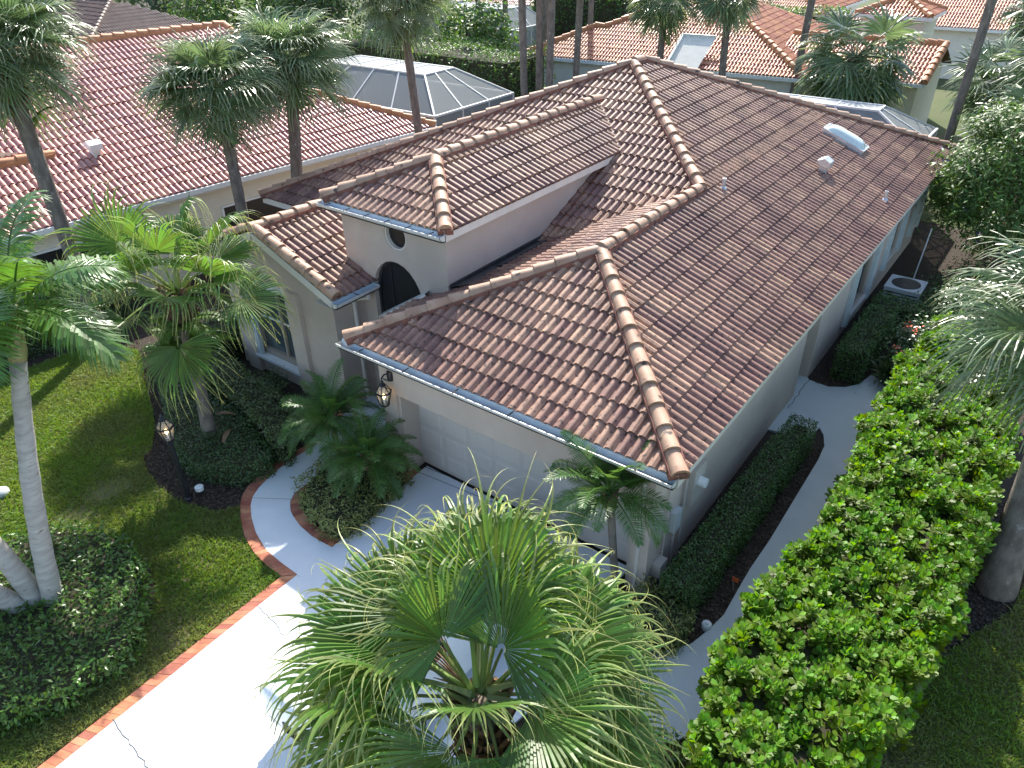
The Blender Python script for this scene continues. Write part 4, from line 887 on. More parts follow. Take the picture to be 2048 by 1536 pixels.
# ---- air conditioner
ac = thing('air_conditioner', 'grey air conditioner with round top grille beyond the side hedge', 'air conditioner', (.42, 12.6, 0)); k = MB(); k.box((.0, 12.15, .0), (.84, 13.0, .74)); k.out('cabinet', M['accent'], ac)
k = MB(); k.box((-.01, 12.14, .742), (.85, 13.01, .775)); k.out('top_panel', M['accent'], ac); k = MB(); k.lathe((.42, 12.575, .777), [(.34, 0), (.34, .012), (.3, .014)], 24); k.out('fan_grille', M['iron'], ac)
gv = MB()
for i in range(8): gv.box((.845, 12.2, .08+.08*i), (.85, 12.95, .11+.08*i)); gv.box((.05, 12.145, .08+.08*i), (.8, 12.149, .11+.08*i))
gv.out('louvre', M['iron'], ac)

# ================================================================ NEIGHBOUR HOUSES
def box_walls(mb, poly, z0, z1):
    n = len(poly); V = [(*p[:2], z0) for p in poly]+[(*p[:2], z1) for p in poly]; mb.add(V, [(i, (i+1) % n, (i+1) % n+n, i+n) for i in range(n)])
# ---- left neighbour
NZ = 2.6; NA = G(150, 440, NZ); NB = G(870, 252, NZ); nd = (NB-NA)[:2]; nd /= np.linalg.norm(nd); nl = np.array([-nd[1], nd[0]]); NP = np.array([-SL*nl[0], -SL*nl[1], 1.])
def nxy(x, y): return onplane(x, y, NA, NP)
def npt(along, inn): q = NA[:2]+nd*along+nl*inn; return np.array([q[0], q[1], NZ+SL*inn])
def nco(p): d = np.array(p[:2])-NA[:2]; return d@nd, d@nl
a_end, _ = nco(NB); rk, ri = nco(nxy(612, 197)); _, rid = nco(nxy(250, 75)); a2, i2 = nco(nxy(668, 177))
nbr = thing('neighbour_house', 'cream house with salmon tile roof beyond the left lawn', 'house', (-19, 5, 0))
npoly = [npt(-9, 0), npt(a_end, 0), npt(a_end-i2, i2), npt(rk, i2), npt(rk, rid), npt(-9, rid)]
nback = [npt(-9, rid), npt(rk, rid), np.r_[(NA[:2]+nd*rk+nl*2*rid), NZ], np.r_[(NA[:2]-nd*9+nl*2*rid), NZ]]
nr = Roof(nbr, [npoly, nback, [npt(a_end, 0), np.r_[NA[:2]+nd*a_end+nl*2*i2, NZ], npt(a_end-i2, i2)], [npt(rk, i2), npt(a_end-i2, i2), np.r_[NA[:2]+nd*a_end+nl*2*i2, NZ], np.r_[NA[:2]+nd*rk+nl*2*i2, NZ]]], M['deck'], M['ntile'], M['ncap'], M['ncap'])
nr.face(NA[:2]-nd*9, NB[:2], nl, SL, NZ, [p[:2] for p in npoly[:2]]+[npoly[2][:2], npoly[3][:2], npoly[4][:2], npoly[5][:2]], convex=False)
nr.caps(npt(-9, rid), npt(rk, rid)); nr.caps(npt(rk, i2), npt(rk, rid), 1.05); nr.caps(npt(rk, i2), npt(a_end-i2, i2)); nr.caps(npt(a_end, 0), npt(a_end-i2, i2))
dq0, dq1 = nco(nxy(105, 312)), nco(nxy(0, 330)); nr.caps(npt(-9, dq0[1]), npt(dq0[0], dq0[1]), 1.1)
nr.finish()
nw = MB(); box_walls(nw, [npt(-8.6, .45), npt(a_end-.45, .45), np.r_[NA[:2]+nd*(a_end-.45)+nl*(2*i2-.4), 0], np.r_[NA[:2]+nd*(rk-.3)+nl*(2*i2-.4), 0], np.r_[NA[:2]+nd*(rk-.3)+nl*(2*rid-.5), 0], np.r_[NA[:2]-nd*8.6+nl*(2*rid-.5), 0]], 0, NZ-.15)
g0, g1, g2 = npt(rk-.15, i2+.05), npt(rk-.15, rid), np.r_[NA[:2]+nd*(rk-.15)+nl*(2*rid-.3), NZ]; nw.add([(g0[0], g0[1], 2.4), g0-np.array([0, 0, .1]), g1-np.array([0, 0, .1]), g2-np.array([0, 0, .1]), (g2[0], g2[1], 2.4)], [(0, 1, 2, 3, 4)])
d0 = npt(dq0[0]-.5, dq0[1]+.25); d1 = npt(-4, dq0[1]+.25); d2 = npt(-4, dq0[1]+2.3); d3 = npt(dq0[0]-.5, dq0[1]+1.9)
V = [d0, d1, (d1[0], d1[1], d1[2]+.95), (d0[0], d0[1], d0[2]+.05), d3, (d3[0], d3[1], d3[2]+.05)]; nw.add(V, [(0, 1, 2, 3), (0, 3, 5, 4)]); nw.out('wall', M['cream'], nbr)
k = MB(); a, b = npt(-9, 0), npt(a_end, 0); o = np.r_[-nl, 0]; k.bar(a+o*.06+np.array([0, 0, -.06]), b+o*.06+np.array([0, 0, -.06]), .12, .13); k.out('gutter', M['wtrim'], nbr)
k = MB(); k.bar(a-o*.2+np.array([0, 0, -.17]), b-o*.2+np.array([0, 0, -.17]), .5, .03); k.bar(a-o*.02+np.array([0, 0, -.1]), b-o*.02+np.array([0, 0, -.1]), .03, .18); k.out('fascia', M['trim'], nbr)
def nwin(s0, s1, z0, z1):
    p = lambda s_, z, d: np.array([*(NA[:2]+nd*s_+nl*(.45-d)), z]); k = MB(); k.add([p(s0, z0, .012), p(s1, z0, .012), p(s1, z1, .012), p(s0, z1, .012)], [(0, 1, 2, 3)]); wdw = k.out('window', M['glass'], nbr)
    k = MB()
    for (a, b), (c, d) in (((s0, z0), (s1, z0)), ((s0, z1), (s1, z1)), ((s0, z0), (s0, z1)), ((s1, z0), (s1, z1)), ((s0, (z0+z1)/2), (s1, (z0+z1)/2))): k.bar(p(a, b, .02), p(c, d, .02), .06)
    k.out('frame', M['wtrim'], wdw)
nwin(4.0, 6.2, .3, 1.75); nwin(7.6, 8.9, .7, 1.9); nwin(-1.2, .6, .6, 1.9)
vp = nxy(192, 312); gooseneck((vp[0], vp[1], vp[2]+.02), 'white hood vent on the salmon roof of the left house', 1.15, 'plastic')
# ---- screen cages
def cage(label, x0, x1, y0, y1, ze, zt_, ix, iy0, iy1, nx_, ny_):
    t = thing('screen_enclosure', label, 'pool cage', ((x0+x1)/2, (y0+y1)/2, 0)); E_ = [(x0, y0), (x1, y0), (x1, y1), (x0, y1)]; Tp = [(x0+ix, y0+iy0), (x1-ix, y0+iy0), (x1-ix, y1-iy1), (x0+ix, y1-iy1)]
    e = [(*p, ze) for p in E_]; tp = [(*p, zt_) for p in Tp]; g = [(*p, 0) for p in E_]; fr_ = MB()
    part('roof_screen', tp, [(0, 1, 2, 3)], M['screenb'], t)
    for i in range(4):
        j = (i+1) % 4; part('slope_screen', [e[i], e[j], tp[j], tp[i]], [(0, 1, 2, 3)], M['screen'], t); part('wall_screen', [g[i], g[j], e[j], e[i]], [(0, 1, 2, 3)], M['screen'], t)
        fr_.bar(e[i], e[j], .07); fr_.bar(tp[i], tp[j], .06); fr_.bar(e[i], tp[i], .06); fr_.bar(g[i], e[i], .07)
        n = nx_ if i % 2 == 0 else ny_
        for q in range(1, n):
            f = q/n; A_ = np.array(e[i])*(1-f)+np.array(e[j])*f; B_ = np.array(tp[i])*(1-f)+np.array(tp[j])*f; G_ = np.array(g[i])*(1-f)+np.array(g[j])*f; fr_.bar(A_, B_, .05); fr_.bar(G_, A_, .05)
    for q in range(1, nx_):
        f = q/nx_; fr_.bar(np.array(tp[0])*(1-f)+np.array(tp[1])*f, np.array(tp[3])*(1-f)+np.array(tp[2])*f, .05)
    fr_.out('beam', M['alum'], t); return t
cage('grey mansard screen cage behind the salmon roofed house', -24.6, -15.93, 13.1, 17.8, 2.7, 3.72, 1.7, 1.45, 1.58, 4, 3)
cage('low screen cage behind the brown tile roof', -9.4, -1.05, 18.35, 21.2, 2.62, 3.42, 1.48, .7, 1.35, 4, 2)
cage('distant pale screen cage behind the orange roof', -21.5, -16.6, 33.5, 37, 2.6, 3.6, 1.2, 1, 1, 3, 2)
cage('far screen cage at the top edge beyond the tall hedge', -34.5, -27.5, 33, 37.5, 2.5, 3.5, 1.3, 1.2, 1.2, 3, 2)
# ---- orange roofed house at the back
BZ = 2.6; BA = G(1046, 108, BZ); BB = G(1240, 125, BZ); bd = (BB-BA)[:2]; bd /= np.linalg.norm(bd); bl = np.array([-bd[1], bd[0]]); BP = np.array([-SL*bl[0], -SL*bl[1], 1.])
def bpt(al, i_): q = BA[:2]+bd*al+bl*i_; return np.array([q[0], q[1], BZ+SL*i_])
def bco(x, y): p = onplane(x, y, BA, BP); d = p[:2]-BA[:2]; return d@bd, d@bl
bk = thing('orange_roof_house', 'white house with bright orange tile roof behind the rear hedge', 'house', (-13, 33, 0))
bKx = bco(1612, 150)[0]; h1 = bco(1105, 47)[1]; aR1 = bco(1212, 55)[0]; hM = 6.6
bpoly = [bpt(0, 0), bpt(bKx, 0), bpt(bKx-hM, hM), bpt(aR1+hM-h1, hM), bpt(aR1, h1), bpt(h1, h1)]
bside = [bpt(bKx, 0), np.r_[BA[:2]+bd*bKx+bl*2*hM, BZ], bpt(bKx-hM, hM)]
br = Roof(bk, [bpoly, bside, [bpt(0, 0), bpt(h1, h1), np.r_[BA[:2]+bl*2*h1, BZ]]], M['deck'], M['btile'], M['ncap'], M['ncap'], near=200)
br.face(BA[:2], BA[:2]+bd*bKx, bl, SL, BZ, [p[:2] for p in bpoly], convex=False)
br.face(BA[:2]+bd*bKx, BA[:2]+bd*bKx+bl*2*hM, -bd, SL, BZ, [p[:2] for p in bside], convex=False)
for a, b in ((0, 5), (5, 4), (4, 3), (3, 2), (1, 2)): br.caps(bpoly[a], bpoly[b], 1.15)
br.finish()
k = MB(); box_walls(k, [bpt(.4, .4), bpt(bKx-.4, .4), np.r_[BA[:2]+bd*(bKx-.4)+bl*12, 0], np.r_[BA[:2]+bd*.4+bl*6, 0]], 0, BZ-.12)
c0 = bco(1337, 128); c1 = bco(1400, 132); hh = 1.7
V = [bpt(c0[0], c0[1]), bpt(c1[0], c1[1]), bpt(c1[0], c1[1])+np.array([0, 0, .1]), bpt(c0[0], c0[1])+np.array([0, 0, .1])]
p0, p1 = bpt(c0[0]+.1, c0[1]+1.3), bpt(c1[0]+.2, c0[1]+1.3); k.add([bpt(c0[0], c0[1]-.6)+np.array([0, 0, .06]), bpt(c1[0], c0[1]-.6)+np.array([0, 0, .06]), p1+np.array([0, 0, .55]), p0+np.array([0, 0, .55])], [(0, 1, 2, 3)])
k.out('wall', M['white'], bk)
k = MB(); k.bar(bpt(0, -.06)-np.array([0, 0, .07]), bpt(bKx, -.06)-np.array([0, 0, .07]), .13, .15); k.bar(p0+np.array([0, 0, .56]), p1+np.array([0, 0, .56]), .12); k.bar(bpt(c0[0], c0[1]-.6)+np.array([0, 0, .1]), p0+np.array([0, 0, .56]), .12); k.out('gutter', M['wtrim'], bk)
# ---- gabled wing house behind on the right
rh = thing('gabled_house', 'pale house with orange gable roof behind the screen cage', 'house', (-5.5, 31, 0))
ge = -2.95; gy0, gy1 = 28.6, 34.2; gzr = 2.6+SL*2.8
rpoly = [(-9.5, gy0, 2.6), (ge, gy0, 2.6), (ge, gy0+2.8, gzr), (-9.5, gy0+2.8, gzr)]; rb = [(-9.5, gy0+2.8, gzr), (ge, gy0+2.8, gzr), (ge, gy0+5.6, 2.6), (-9.5, gy0+5.6, 2.6)]
tq = [(-7.4, 33.4, 4.5), (-4.2, 33.4, 4.5), (-4.2, 36.6, 4.5), (-7.4, 36.6, 4.5)]; ta = (-5.8, 35, 4.5+SL*1.6)
rr_ = Roof(rh, [rpoly, rb]+[[tq[i], tq[(i+1) % 4], ta] for i in range(4)], M['deck'], M['btile'], M['ncap'], M['ncap'], near=120)
rr_.face((-9.5, gy0), (ge, gy0), (0, 1), SL, 2.6, rpoly, convex=False); rr_.face(tq[0][:2], tq[1][:2], (0, 1), SL, 4.5, [tq[0], tq[1], ta], convex=False); rr_.face(tq[1][:2], tq[2][:2], (-1, 0), SL, 4.5, [tq[1], tq[2], ta], convex=False)
rr_.caps(rpoly[3], rpoly[2]); rr_.caps((ge-.05, gy0, 2.62), (ge-.05, gy0+2.8, gzr), 1.1); rr_.caps(tq[0], ta); rr_.caps(tq[1], ta); rr_.caps(tq[2], ta); rr_.finish()
k = MB(); box_walls(k, [(-9.4, gy0+.4), (ge-.3, gy0+.4), (ge-.3, gy0+5.2), (-9.4, gy0+5.2)], 0, 2.5); k.add([(ge-.3, gy0+.4, 2.5), (ge-.3, gy0+2.8, gzr-.1), (ge-.3, gy0+5.2, 2.5)], [(0, 1, 2)]); box_walls(k, [(-7.2, 33.6), (-4.4, 33.6), (-4.4, 36.4), (-7.2, 36.4)], 0, 4.42); k.out('wall', M['cream'], rh)
k = MB(); k.bar((-9.5, gy0-.06, 2.53), (ge, gy0-.06, 2.53), .13, .14); k.bar((ge-.02, gy0, 2.52), (ge-.02, gy0+2.8, gzr-.1), .06, .16); k.out('fascia', M['wtrim'], rh); k = MB(); k.bar((-7.4, 33.38, 4.43), (-4.13, 33.38, 4.43), .1, .16); k.bar((-4.18, 33.4, 4.43), (-4.18, 36.6, 4.43), .1, .16); k.out('tower_fascia', M['wtrim'], rh)
# ---- farther roofs at the top edge
def far_house(label, x0, x1, y0, y1, ze, m, cm, axis=0):
    t = thing('far_house', label, 'house', ((x0+x1)/2, (y0+y1)/2, 0)); h_ = (y1-y0)/2; zz = ze+SL*h_
    f = [(x0, y0, ze), (x1, y0, ze), (x1-h_, y0+h_, zz), (x0+h_, y0+h_, zz)]; rs = [(x1, y0, ze), (x1, y1, ze), (x1-h_, y0+h_, zz)]; ls = [(x0, y0, ze), (x0+h_, y0+h_, zz), (x0, y1, ze)]
    r_ = Roof(t, [f, rs, ls, [(x0, y1, ze), (x0+h_, y0+h_, zz), (x1-h_, y0+h_, zz), (x1, y1, ze)]], M['deck'], m, cm, cm, near=0)
    r_.face((x0, y0), (x1, y0), (0, 1), SL, ze, f, convex=False); r_.face((x1, y0), (x1, y1), (-1, 0), SL, ze, rs, convex=False)
    r_.caps(f[0], f[3]); r_.caps(f[1], f[2]); r_.caps(f[3], f[2]); r_.finish(); k = MB(); box_walls(k, [(x0+.4, y0+.4), (x1-.4, y0+.4), (x1-.4, y1-.4), (x0+.4, y1-.4)], 0, ze-.1); k.out('wall', M['white'], t)
    k = MB(); k.bar((x0, y0-.05, ze-.08), (x1, y0-.05, ze-.08), .1, .15); k.bar((x1+.05, y0, ze-.08), (x1+.05, y1, ze-.08), .1, .15); k.out('fascia', M['wtrim'], t)
far_house('distant house with dark brown roof beyond the salmon roof ridge', -52, -37.5, 11, 22, 2.6, M['dtile'], M['dtile'])
far_house('distant house with red roof at the top edge above the tall hedge', -46, -31, 42, 53, 2.8, M['ntile'], M['ncap'])
far_house('distant orange roofed house at the top edge right of centre', -11, 6, 45, 56, 2.8, M['btile'], M['ncap'])
far_house('distant orange roofed house between rear palms at the top edge', -26, -13, 47, 58, 2.8, M['btile'], M['ncap'])

# ================================================================ HEDGES AND SHRUBS
hedge('low_hedge', 'low flat clipped hedge behind the lamp post', pxs([(292, 688), (318, 780), (337, 850), (352, 905), (395, 930), (470, 938), (540, 918), (543, 893), (480, 830), (420, 770), (390, 720), (350, 685)], .48), .5, M['boxd'], .042, 1500, lumpy=.03)
hedge('loose_hedge', 'loose olive hedge below the front bay window', pxs([(395, 700), (440, 700), (500, 745), (560, 790), (588, 830), (570, 880), (540, 870), (480, 800), (400, 745)], .72), .78, M['olive'], .06, 1000, lumpy=.10, lsc=7, tpl=LEAF)
hedge('boundary_hedge', 'dark hedge along the left house wall behind the lawn', [tuple(G(-150, 792)[:2]), tuple(G(0, 742)[:2]), tuple(G(70, 718)[:2]), tuple(G(150, 690)[:2]), (-16.0, .9), (-18.5, -3.0)], .95, M['boxd'], .055, 900, lumpy=.06)
hedge('entry_hedge', 'dark hedge between the front fan palm and the bay window wall', [(-12.6, -.2), (-11.7, -.4), (-11.6, 1.0), (-12.3, 3.0), (-13.2, 3.0)], .9, M['boxd'], .055, 800, lumpy=.08)
hedge('groundcover_hedge', 'glossy green hedge around the pale triple trunk palm', pxs([(-260, 1060), (0, 1072), (105, 1045), (200, 1050), (255, 1080), (282, 1125), (286, 1200), (268, 1265), (240, 1305), (190, 1340), (120, 1385), (50, 1412), (-60, 1440), (-260, 1460)], .42), .45, M['grn'], .085, 620, tpl=LEAF, lumpy=.07, lsc=6, upb=.7)
hedge('clipped_hedge', 'long clipped hedge against the right garage wall', [(-.12, .15), (.42, .15), (.52, 5.3), (.02, 5.3)], .78, M['box'], .038, 1800, lumpy=.035)
hedge('side_hedge', 'clipped hedge under the side windows bending toward the air conditioner', [(0., 8.25), (.6, 8.3), (.66, 10.95), (1.35, 10.95), (1.35, 11.6), (.02, 11.7)], .85, M['box'], .045, 1300, lumpy=.05)
hedge('island_shrub', 'cream variegated shrub mass inside the brick edged island', pxs([(596, 965), (606, 1010), (642, 1047), (688, 1055), (755, 1000), (822, 935), (780, 905), (700, 890), (640, 915)], .45), .5, M['vari'], .075, 800, tpl=LONG, lumpy=.12, lsc=6, upb=.8, spread=.6)
hedge('corner_shrub', 'cream variegated shrub beside the garage corner and side path', pxs([(1235, 1195), (1290, 1165), (1360, 1185), (1395, 1235), (1362, 1272), (1290, 1285), (1238, 1255)], .4), .48, M['vari'], .075, 800, tpl=LONG, lumpy=.12, lsc=6, upb=.8, spread=.6, cat='shrub')
hedge('palm_bed_shrub', 'green leafy shrubs at the foot of the nearest fan palm', [(-.4, -2.25), (.4, -2.2), (1.15, -1.75), (1.55, -2.6), (1.1, -3.9), (-.3, -3.9)], .55, M['grn'], .08, 560, tpl=LEAF, lumpy=.16, lsc=5, upb=.7, cat='shrub')
bush('flowering_shrub', 'dark shrub with orange red flower heads beyond the side path', (1.35, 9.6, .55), (.62, 1.0, .65), M['boxd'], 60, 60, .085, LEAF, cl_r=.16, extra=lambda t, CC: part('flower', *(lambda s_: (s_[0], s_[1]))(scatter(OBOV, np.concatenate([CC[CC[:, 2] > .75][:9]+RNG.normal(size=(len(CC[CC[:, 2] > .75][:9]), 3))*.05+np.array([0, -.05, .12]) for _ in range(9)]), np.tile((0, -.2, 1.), (9*len(CC[CC[:, 2] > .75][:9]), 1))+RNG.normal(size=(9*len(CC[CC[:, 2] > .75][:9]), 3))*.4, .055)), M['flower'], t, kind='stuff'))
bush('bay_shrub', 'small pale green shrub in the shade under the bay window', (-9.75, .55, .3), (.3, .28, .28), M['olive'], 16, 40, .07, LEAF, cl_r=.1)
# clusia hedge with big paddle leaves
CL = np.array([(1.2, -.2), (1.35, -1.5), (1.6, -2.6), (2.6, -2.75), (3.0, -1.6), (3.3, .6), (3.42, 3.0), (3.4, 6), (3.1, 9.3), (1.75, 9.6), (1.4, 7.2), (1.45, 4.5), (1.62, 2.4), (1.45, 1.)])
cl = thing('clusia_hedge', 'big bright green hedge of rounded paddle leaves along the right path', 'hedge', (2.3, 3, 0)); CH = 1.62
def clusia():
    A = polyarea(CL); n = int(A*105); p = polysamp(CL, n); pos = [np.c_[p, np.full(n, CH)]]; nor = [np.tile((0, 0, 1.), (n, 1))]
    ar = np.sum(CL[:, 0]*np.roll(CL[:, 1], -1)-np.roll(CL[:, 0], -1)*CL[:, 1]); sg = 1 if ar > 0 else -1
    for i in range(len(CL)):
        e = CL[(i+1) % len(CL)]-CL[i]; L = np.linalg.norm(e); k = int(L*CH*95); u = RNG.random(k); z = .12+RNG.random(k)*(CH-.12); pos.append(np.c_[CL[i]+u[:, None]*e, z]); nor.append(np.tile((e[1]*sg/L, -e[0]*sg/L, 0), (k, 1)))
    P = np.concatenate(pos); N = np.concatenate(nor); d = lump(P, 4.2, .7)*.17+lump(P, 9, 2.)*.10; dep = np.abs(RNG.normal(size=len(P)))*.10; P = P+N*(d-dep)[:, None]+RNG.normal(size=P.shape)*.03
    ax = nrm(N*.45+np.array([0, 0, .8])+RNG.normal(size=N.shape)*.32); Q = []; NO = []; T = []; R = []; SZ = []
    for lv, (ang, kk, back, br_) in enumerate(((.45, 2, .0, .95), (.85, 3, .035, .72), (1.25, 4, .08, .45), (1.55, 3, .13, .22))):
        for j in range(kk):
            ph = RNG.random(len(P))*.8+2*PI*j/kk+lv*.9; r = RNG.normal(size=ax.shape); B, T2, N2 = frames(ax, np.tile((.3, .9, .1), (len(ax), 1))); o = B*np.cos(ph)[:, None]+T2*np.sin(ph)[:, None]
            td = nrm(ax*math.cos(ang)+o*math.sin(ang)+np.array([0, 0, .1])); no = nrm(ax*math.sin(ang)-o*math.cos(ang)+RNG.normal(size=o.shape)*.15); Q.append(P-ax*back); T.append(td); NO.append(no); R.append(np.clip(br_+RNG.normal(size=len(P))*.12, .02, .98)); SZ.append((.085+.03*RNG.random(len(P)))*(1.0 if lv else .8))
    return map(np.concatenate, (Q, NO, T, R, SZ))
q_, no_, t_, r_, sz_ = clusia()
B_, T_, N_ = frames(no_, t_); dist = np.linalg.norm(q_-CAM, axis=1); fac = (N_*(CAM-q_)).sum(1)/dist; pc = (q_-CAM); zc = pc@_fw; X_ = 1024+FPX*(pc@_r2)/zc; Y_ = 768-FPX*(pc@_u2)/zc
key = np.where((X_ > 1380) & (X_ < 2040) & (Y_ < 1530) & (r_ > .4) & (q_[:, 2] > CH-.25), sz_**2*np.abs(fac)/dist**2, 0); top = np.argsort(-key)[:300]; msk = np.zeros(len(q_), bool); msk[top] = True
tv, tf = OBOV; kk_ = len(tv); qq, BB_, TT, NN_, ss = q_[~msk], B_[~msk], T_[~msk], N_[~msk], sz_[~msk][:, None, None]
V = qq[:, None]+ss*(tv[None, :, 0:1]*BB_[:, None]+tv[None, :, 1:2]*TT[:, None]+tv[None, :, 2:3]*NN_[:, None]); F = tf[None]+(np.arange(len(qq))*kk_)[:, None, None]
CLM = M['clus']
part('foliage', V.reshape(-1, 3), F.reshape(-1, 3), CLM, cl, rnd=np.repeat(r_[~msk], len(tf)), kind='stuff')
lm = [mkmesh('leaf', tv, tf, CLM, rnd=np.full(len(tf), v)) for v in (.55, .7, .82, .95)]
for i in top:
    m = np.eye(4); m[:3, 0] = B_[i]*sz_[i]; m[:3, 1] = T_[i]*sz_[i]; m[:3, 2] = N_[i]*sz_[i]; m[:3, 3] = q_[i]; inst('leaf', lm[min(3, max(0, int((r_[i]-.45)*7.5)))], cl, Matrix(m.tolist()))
MB().prism(inset(CL, .22), .01, CH-.25).out('branches', M['core'], cl)  # opaque core for twigs, its dark colour also paints the inner shade
# background hedges
def bghedge(label, poly, h, m, leaf=.13, dens=130, cat='hedge', lumpy=.3, tpl=LEAF): hedge('tall_hedge', label, poly, h, m, leaf, dens, tpl, lumpy, 1.9, cat=cat, corein=.25, spread=.8, upb=.6)
bghedge('tall dense ficus hedge behind the grey screen cage', [(-30, 19.2), (-17.2, 19.0), (-16.9, 22), (-30, 22.5)], 3.7, M['bgl'])
bghedge('clipped rear hedge left of the roof peak below the orange house', [(-16.4, 21.3), (-9.5, 22.6), (-9.6, 24.0), (-16.6, 22.8)], 2.15, M['bgl'], .11, 170, lumpy=.12)
bghedge('yellow green rear hedge right of the roof peak', [(-9.2, 22.8), (-4.4, 24.4), (-4.6, 26), (-9.4, 24.6)], 2.1, M['bgl'], .11, 170, lumpy=.16)
bghedge('low green hedge at the right end of the rear screen cage', [(-1.2, 22.5), (1.6, 20.5), (2.2, 21.5), (-.6, 23.8)], 1.2, M['grn'], .1, 170, lumpy=.15)
bghedge('bright leafy shrub row behind the left screen cage', [(-38, 20.5), (-31, 19.4), (-30.5, 21.2), (-37.5, 22.5)], 2.3, M['grn'], .16, 90)
bghedge('distant green hedge behind the far red roof', [(-30, 38.5), (-22.5, 38.5), (-22.5, 41), (-30, 41)], 4.2, M['bgl'], .2, 60)
bghedge('distant hedge behind the orange house ridge', [(-22, 40), (-10, 41), (-10, 43), (-22, 43)], 3.6, M['bgl'], .2, 60)
for i, (x, y, h_, rx, mm2, lb) in enumerate(((-34, 24.5, 7.5, 3.2, 'bgd', 'dark broad tree behind the left cage, nearest its bright shrubs'), (-40, 28, 8, 3.6, 'bgd', 'dark broad tree above the second sabal crown'), (-47, 31, 7, 3.4, 'bgl', 'pale green tree in the far top left gap'), (-30, 27.5, 6.5, 2.8, 'bgd', 'dark tree just left of the far screen cage'), (-52, 24, 6.5, 3.2, 'bgd', 'grey green tree beside the dark brown far roof'), (-44, 23.5, 5.2, 2.6, 'bgl', 'rounded green tree right of the dark brown far roof'), (-24, 24.8, 5.4, 2.2, 'bgl', 'bright tree rising over the tall ficus hedge'), (-56, 42, 8, 4, 'bgd', 'dark far tree at the top edge left of centre'), (3.6, 31, 5.5, 3., 'bgd', 'dark tree behind the palms at the far right'), (7.5, 26, 5, 2.8, 'bgd', 'dark tree at the right edge behind the flowering tree'))):
    tree('leafy_tree', lb, (x, y, 0), h_, (rx, rx, h_*.42), M[mm2], 70, 60, .3, LEAF, cl_r=.62, group='background trees')
# flowering tree by the rear corner
def purple(t, CC):
    c = CC[(CC[:, 1] < 16) & (CC[:, 2] < 3.4)][:8]; c = c if len(c) else CC[:6]; P = np.concatenate([c+RNG.normal(size=c.shape)*.12 for _ in range(5)]); s_ = scatter(OBOV, P, np.tile((0, -.5, .6), (len(P), 1))+RNG.normal(size=P.shape)*.4, .075); part('flower', s_[0], s_[1], M['purple'], t, kind='stuff')
tree('flowering_tree', 'glossy leafy tree with purple flowers at the rear right house corner', (1.95, 15.9, 0), 4.9, (1.95, 1.7, 2.05), M['treel'], 260, 62, .17, LONG, tr=.07, cl_r=.24, shell=.62, extra=purple)
bush('shade_shrub', 'dark low shrubs in the shade under the purple flowering tree', (1.6, 13.6, .45), (.8, 1.3, .5), M['boxd'], 50, 50, .09, LEAF, cl_r=.2)
bush('border_shrub', 'dark leafy shrub mass right of the air conditioner', (2.0, 12.2, .6), (.95, 1.6, .7), M['boxd'], 70, 60, .10, LEAF, cl_r=.24)
bush('rear_border_shrub', 'dark shrub mass beyond the air conditioner at the rear corner', (2.5, 17.6, .6), (1.5, 1.8, .8), M['bgd'], 70, 60, .13, LEAF, cl_r=.3)
bush('path_end_shrub', 'dark leafy shrub between path end and rounded leaf hedge', (1.35, 8.4, .28), (.3, .35, .3), M['boxd'], 16, 40, .08, LEAF, cl_r=.12)

# ================================================================ PALMS
fb = thing('fan_palm', 'large foreground fan palm with curling leaf tips over the driveway', 'palm tree', (.2, -4.25, 0), 'fan palms'); FB = np.array((.22, -4.33, 3.5))
k = MB(); k.tube(trunk_path((.15, -4.2, 0), FB-np.array([0, 0, .15]), 8), [.22, .2, .19, .18, .18, .19, .2, .16], 12); k.out('trunk', M['bark'], fb, smooth=True); boots(FB-np.array([0, 0, .12]), .2, 46, M['dead'], fb, .2, h=.75)
aimed(fb, FB, 'fanB', [(90, 76, 1.05), (68, 62, 1.0), (112, 64, 1.0), (55, 46, 1.), (125, 48, 1.), (84, 48, 1.1), (98, 34, 1.05), (70, 30, 1.), (40, 34, .95), (142, 34, 1.), (160, 36, 1.05), (178, 20, 1.1), (150, 18, 1.), (196, 6, 1.), (170, 2, 1.1), (16, 36, 1.), (2, 18, 1.), (-14, 4, 1.), (28, 20, 1.), (8, -6, .95), (250, 24, .9), (292, 26, .85), (272, 2, .9), (318, 4, .9), (336, -14, .95), (222, -12, .85), (300, -18, .9), (45, 80, .9), (140, 84, .9), (270, 66, .7), (200, 52, .85), (330, 50, .85)], 1., np.random.default_rng(5), .07); crown(fb, FB-np.array([0, 0, .2]), 'deadfan', (5,), 1., np.random.default_rng(3), .14, 'dead_frond')
fa_ = thing('fan_palm', 'fan palm wrapped in ferns rising from the low clipped hedge', 'palm tree', (-9.15, -1.42, 0), 'fan palms'); FA = np.array((-9.25, -1.2, 3.35))
k = MB(); k.tube(trunk_path((-9.15, -1.42, 0), FA-np.array([0, 0, .1]), 8, (.05, 0)), [.17, .14, .125, .115, .11, .12, .14, .12], 10); k.out('trunk', M['bark'], fa_, smooth=True); boots(FA-np.array([0, 0, .05]), .19, 50, M['dead'], fa_, .2, h=.6)
crown(fa_, FA, 'fanA', (3, 5, 6, 4, 2), 1.12, np.random.default_rng(11), .06)
rg = np.random.default_rng(4)
for i in range(46):
    el, ms = fronds_of('fern')[rg.integers(3)]; a = rg.random()*6.28; inst('fern_frond', ms[rg.integers(2)], fa_, rotz(a, FA+np.array([math.cos(a)*.15, math.sin(a)*.15, rg.uniform(-1.25, -.45)]), rg.uniform(.8, 1.35)))
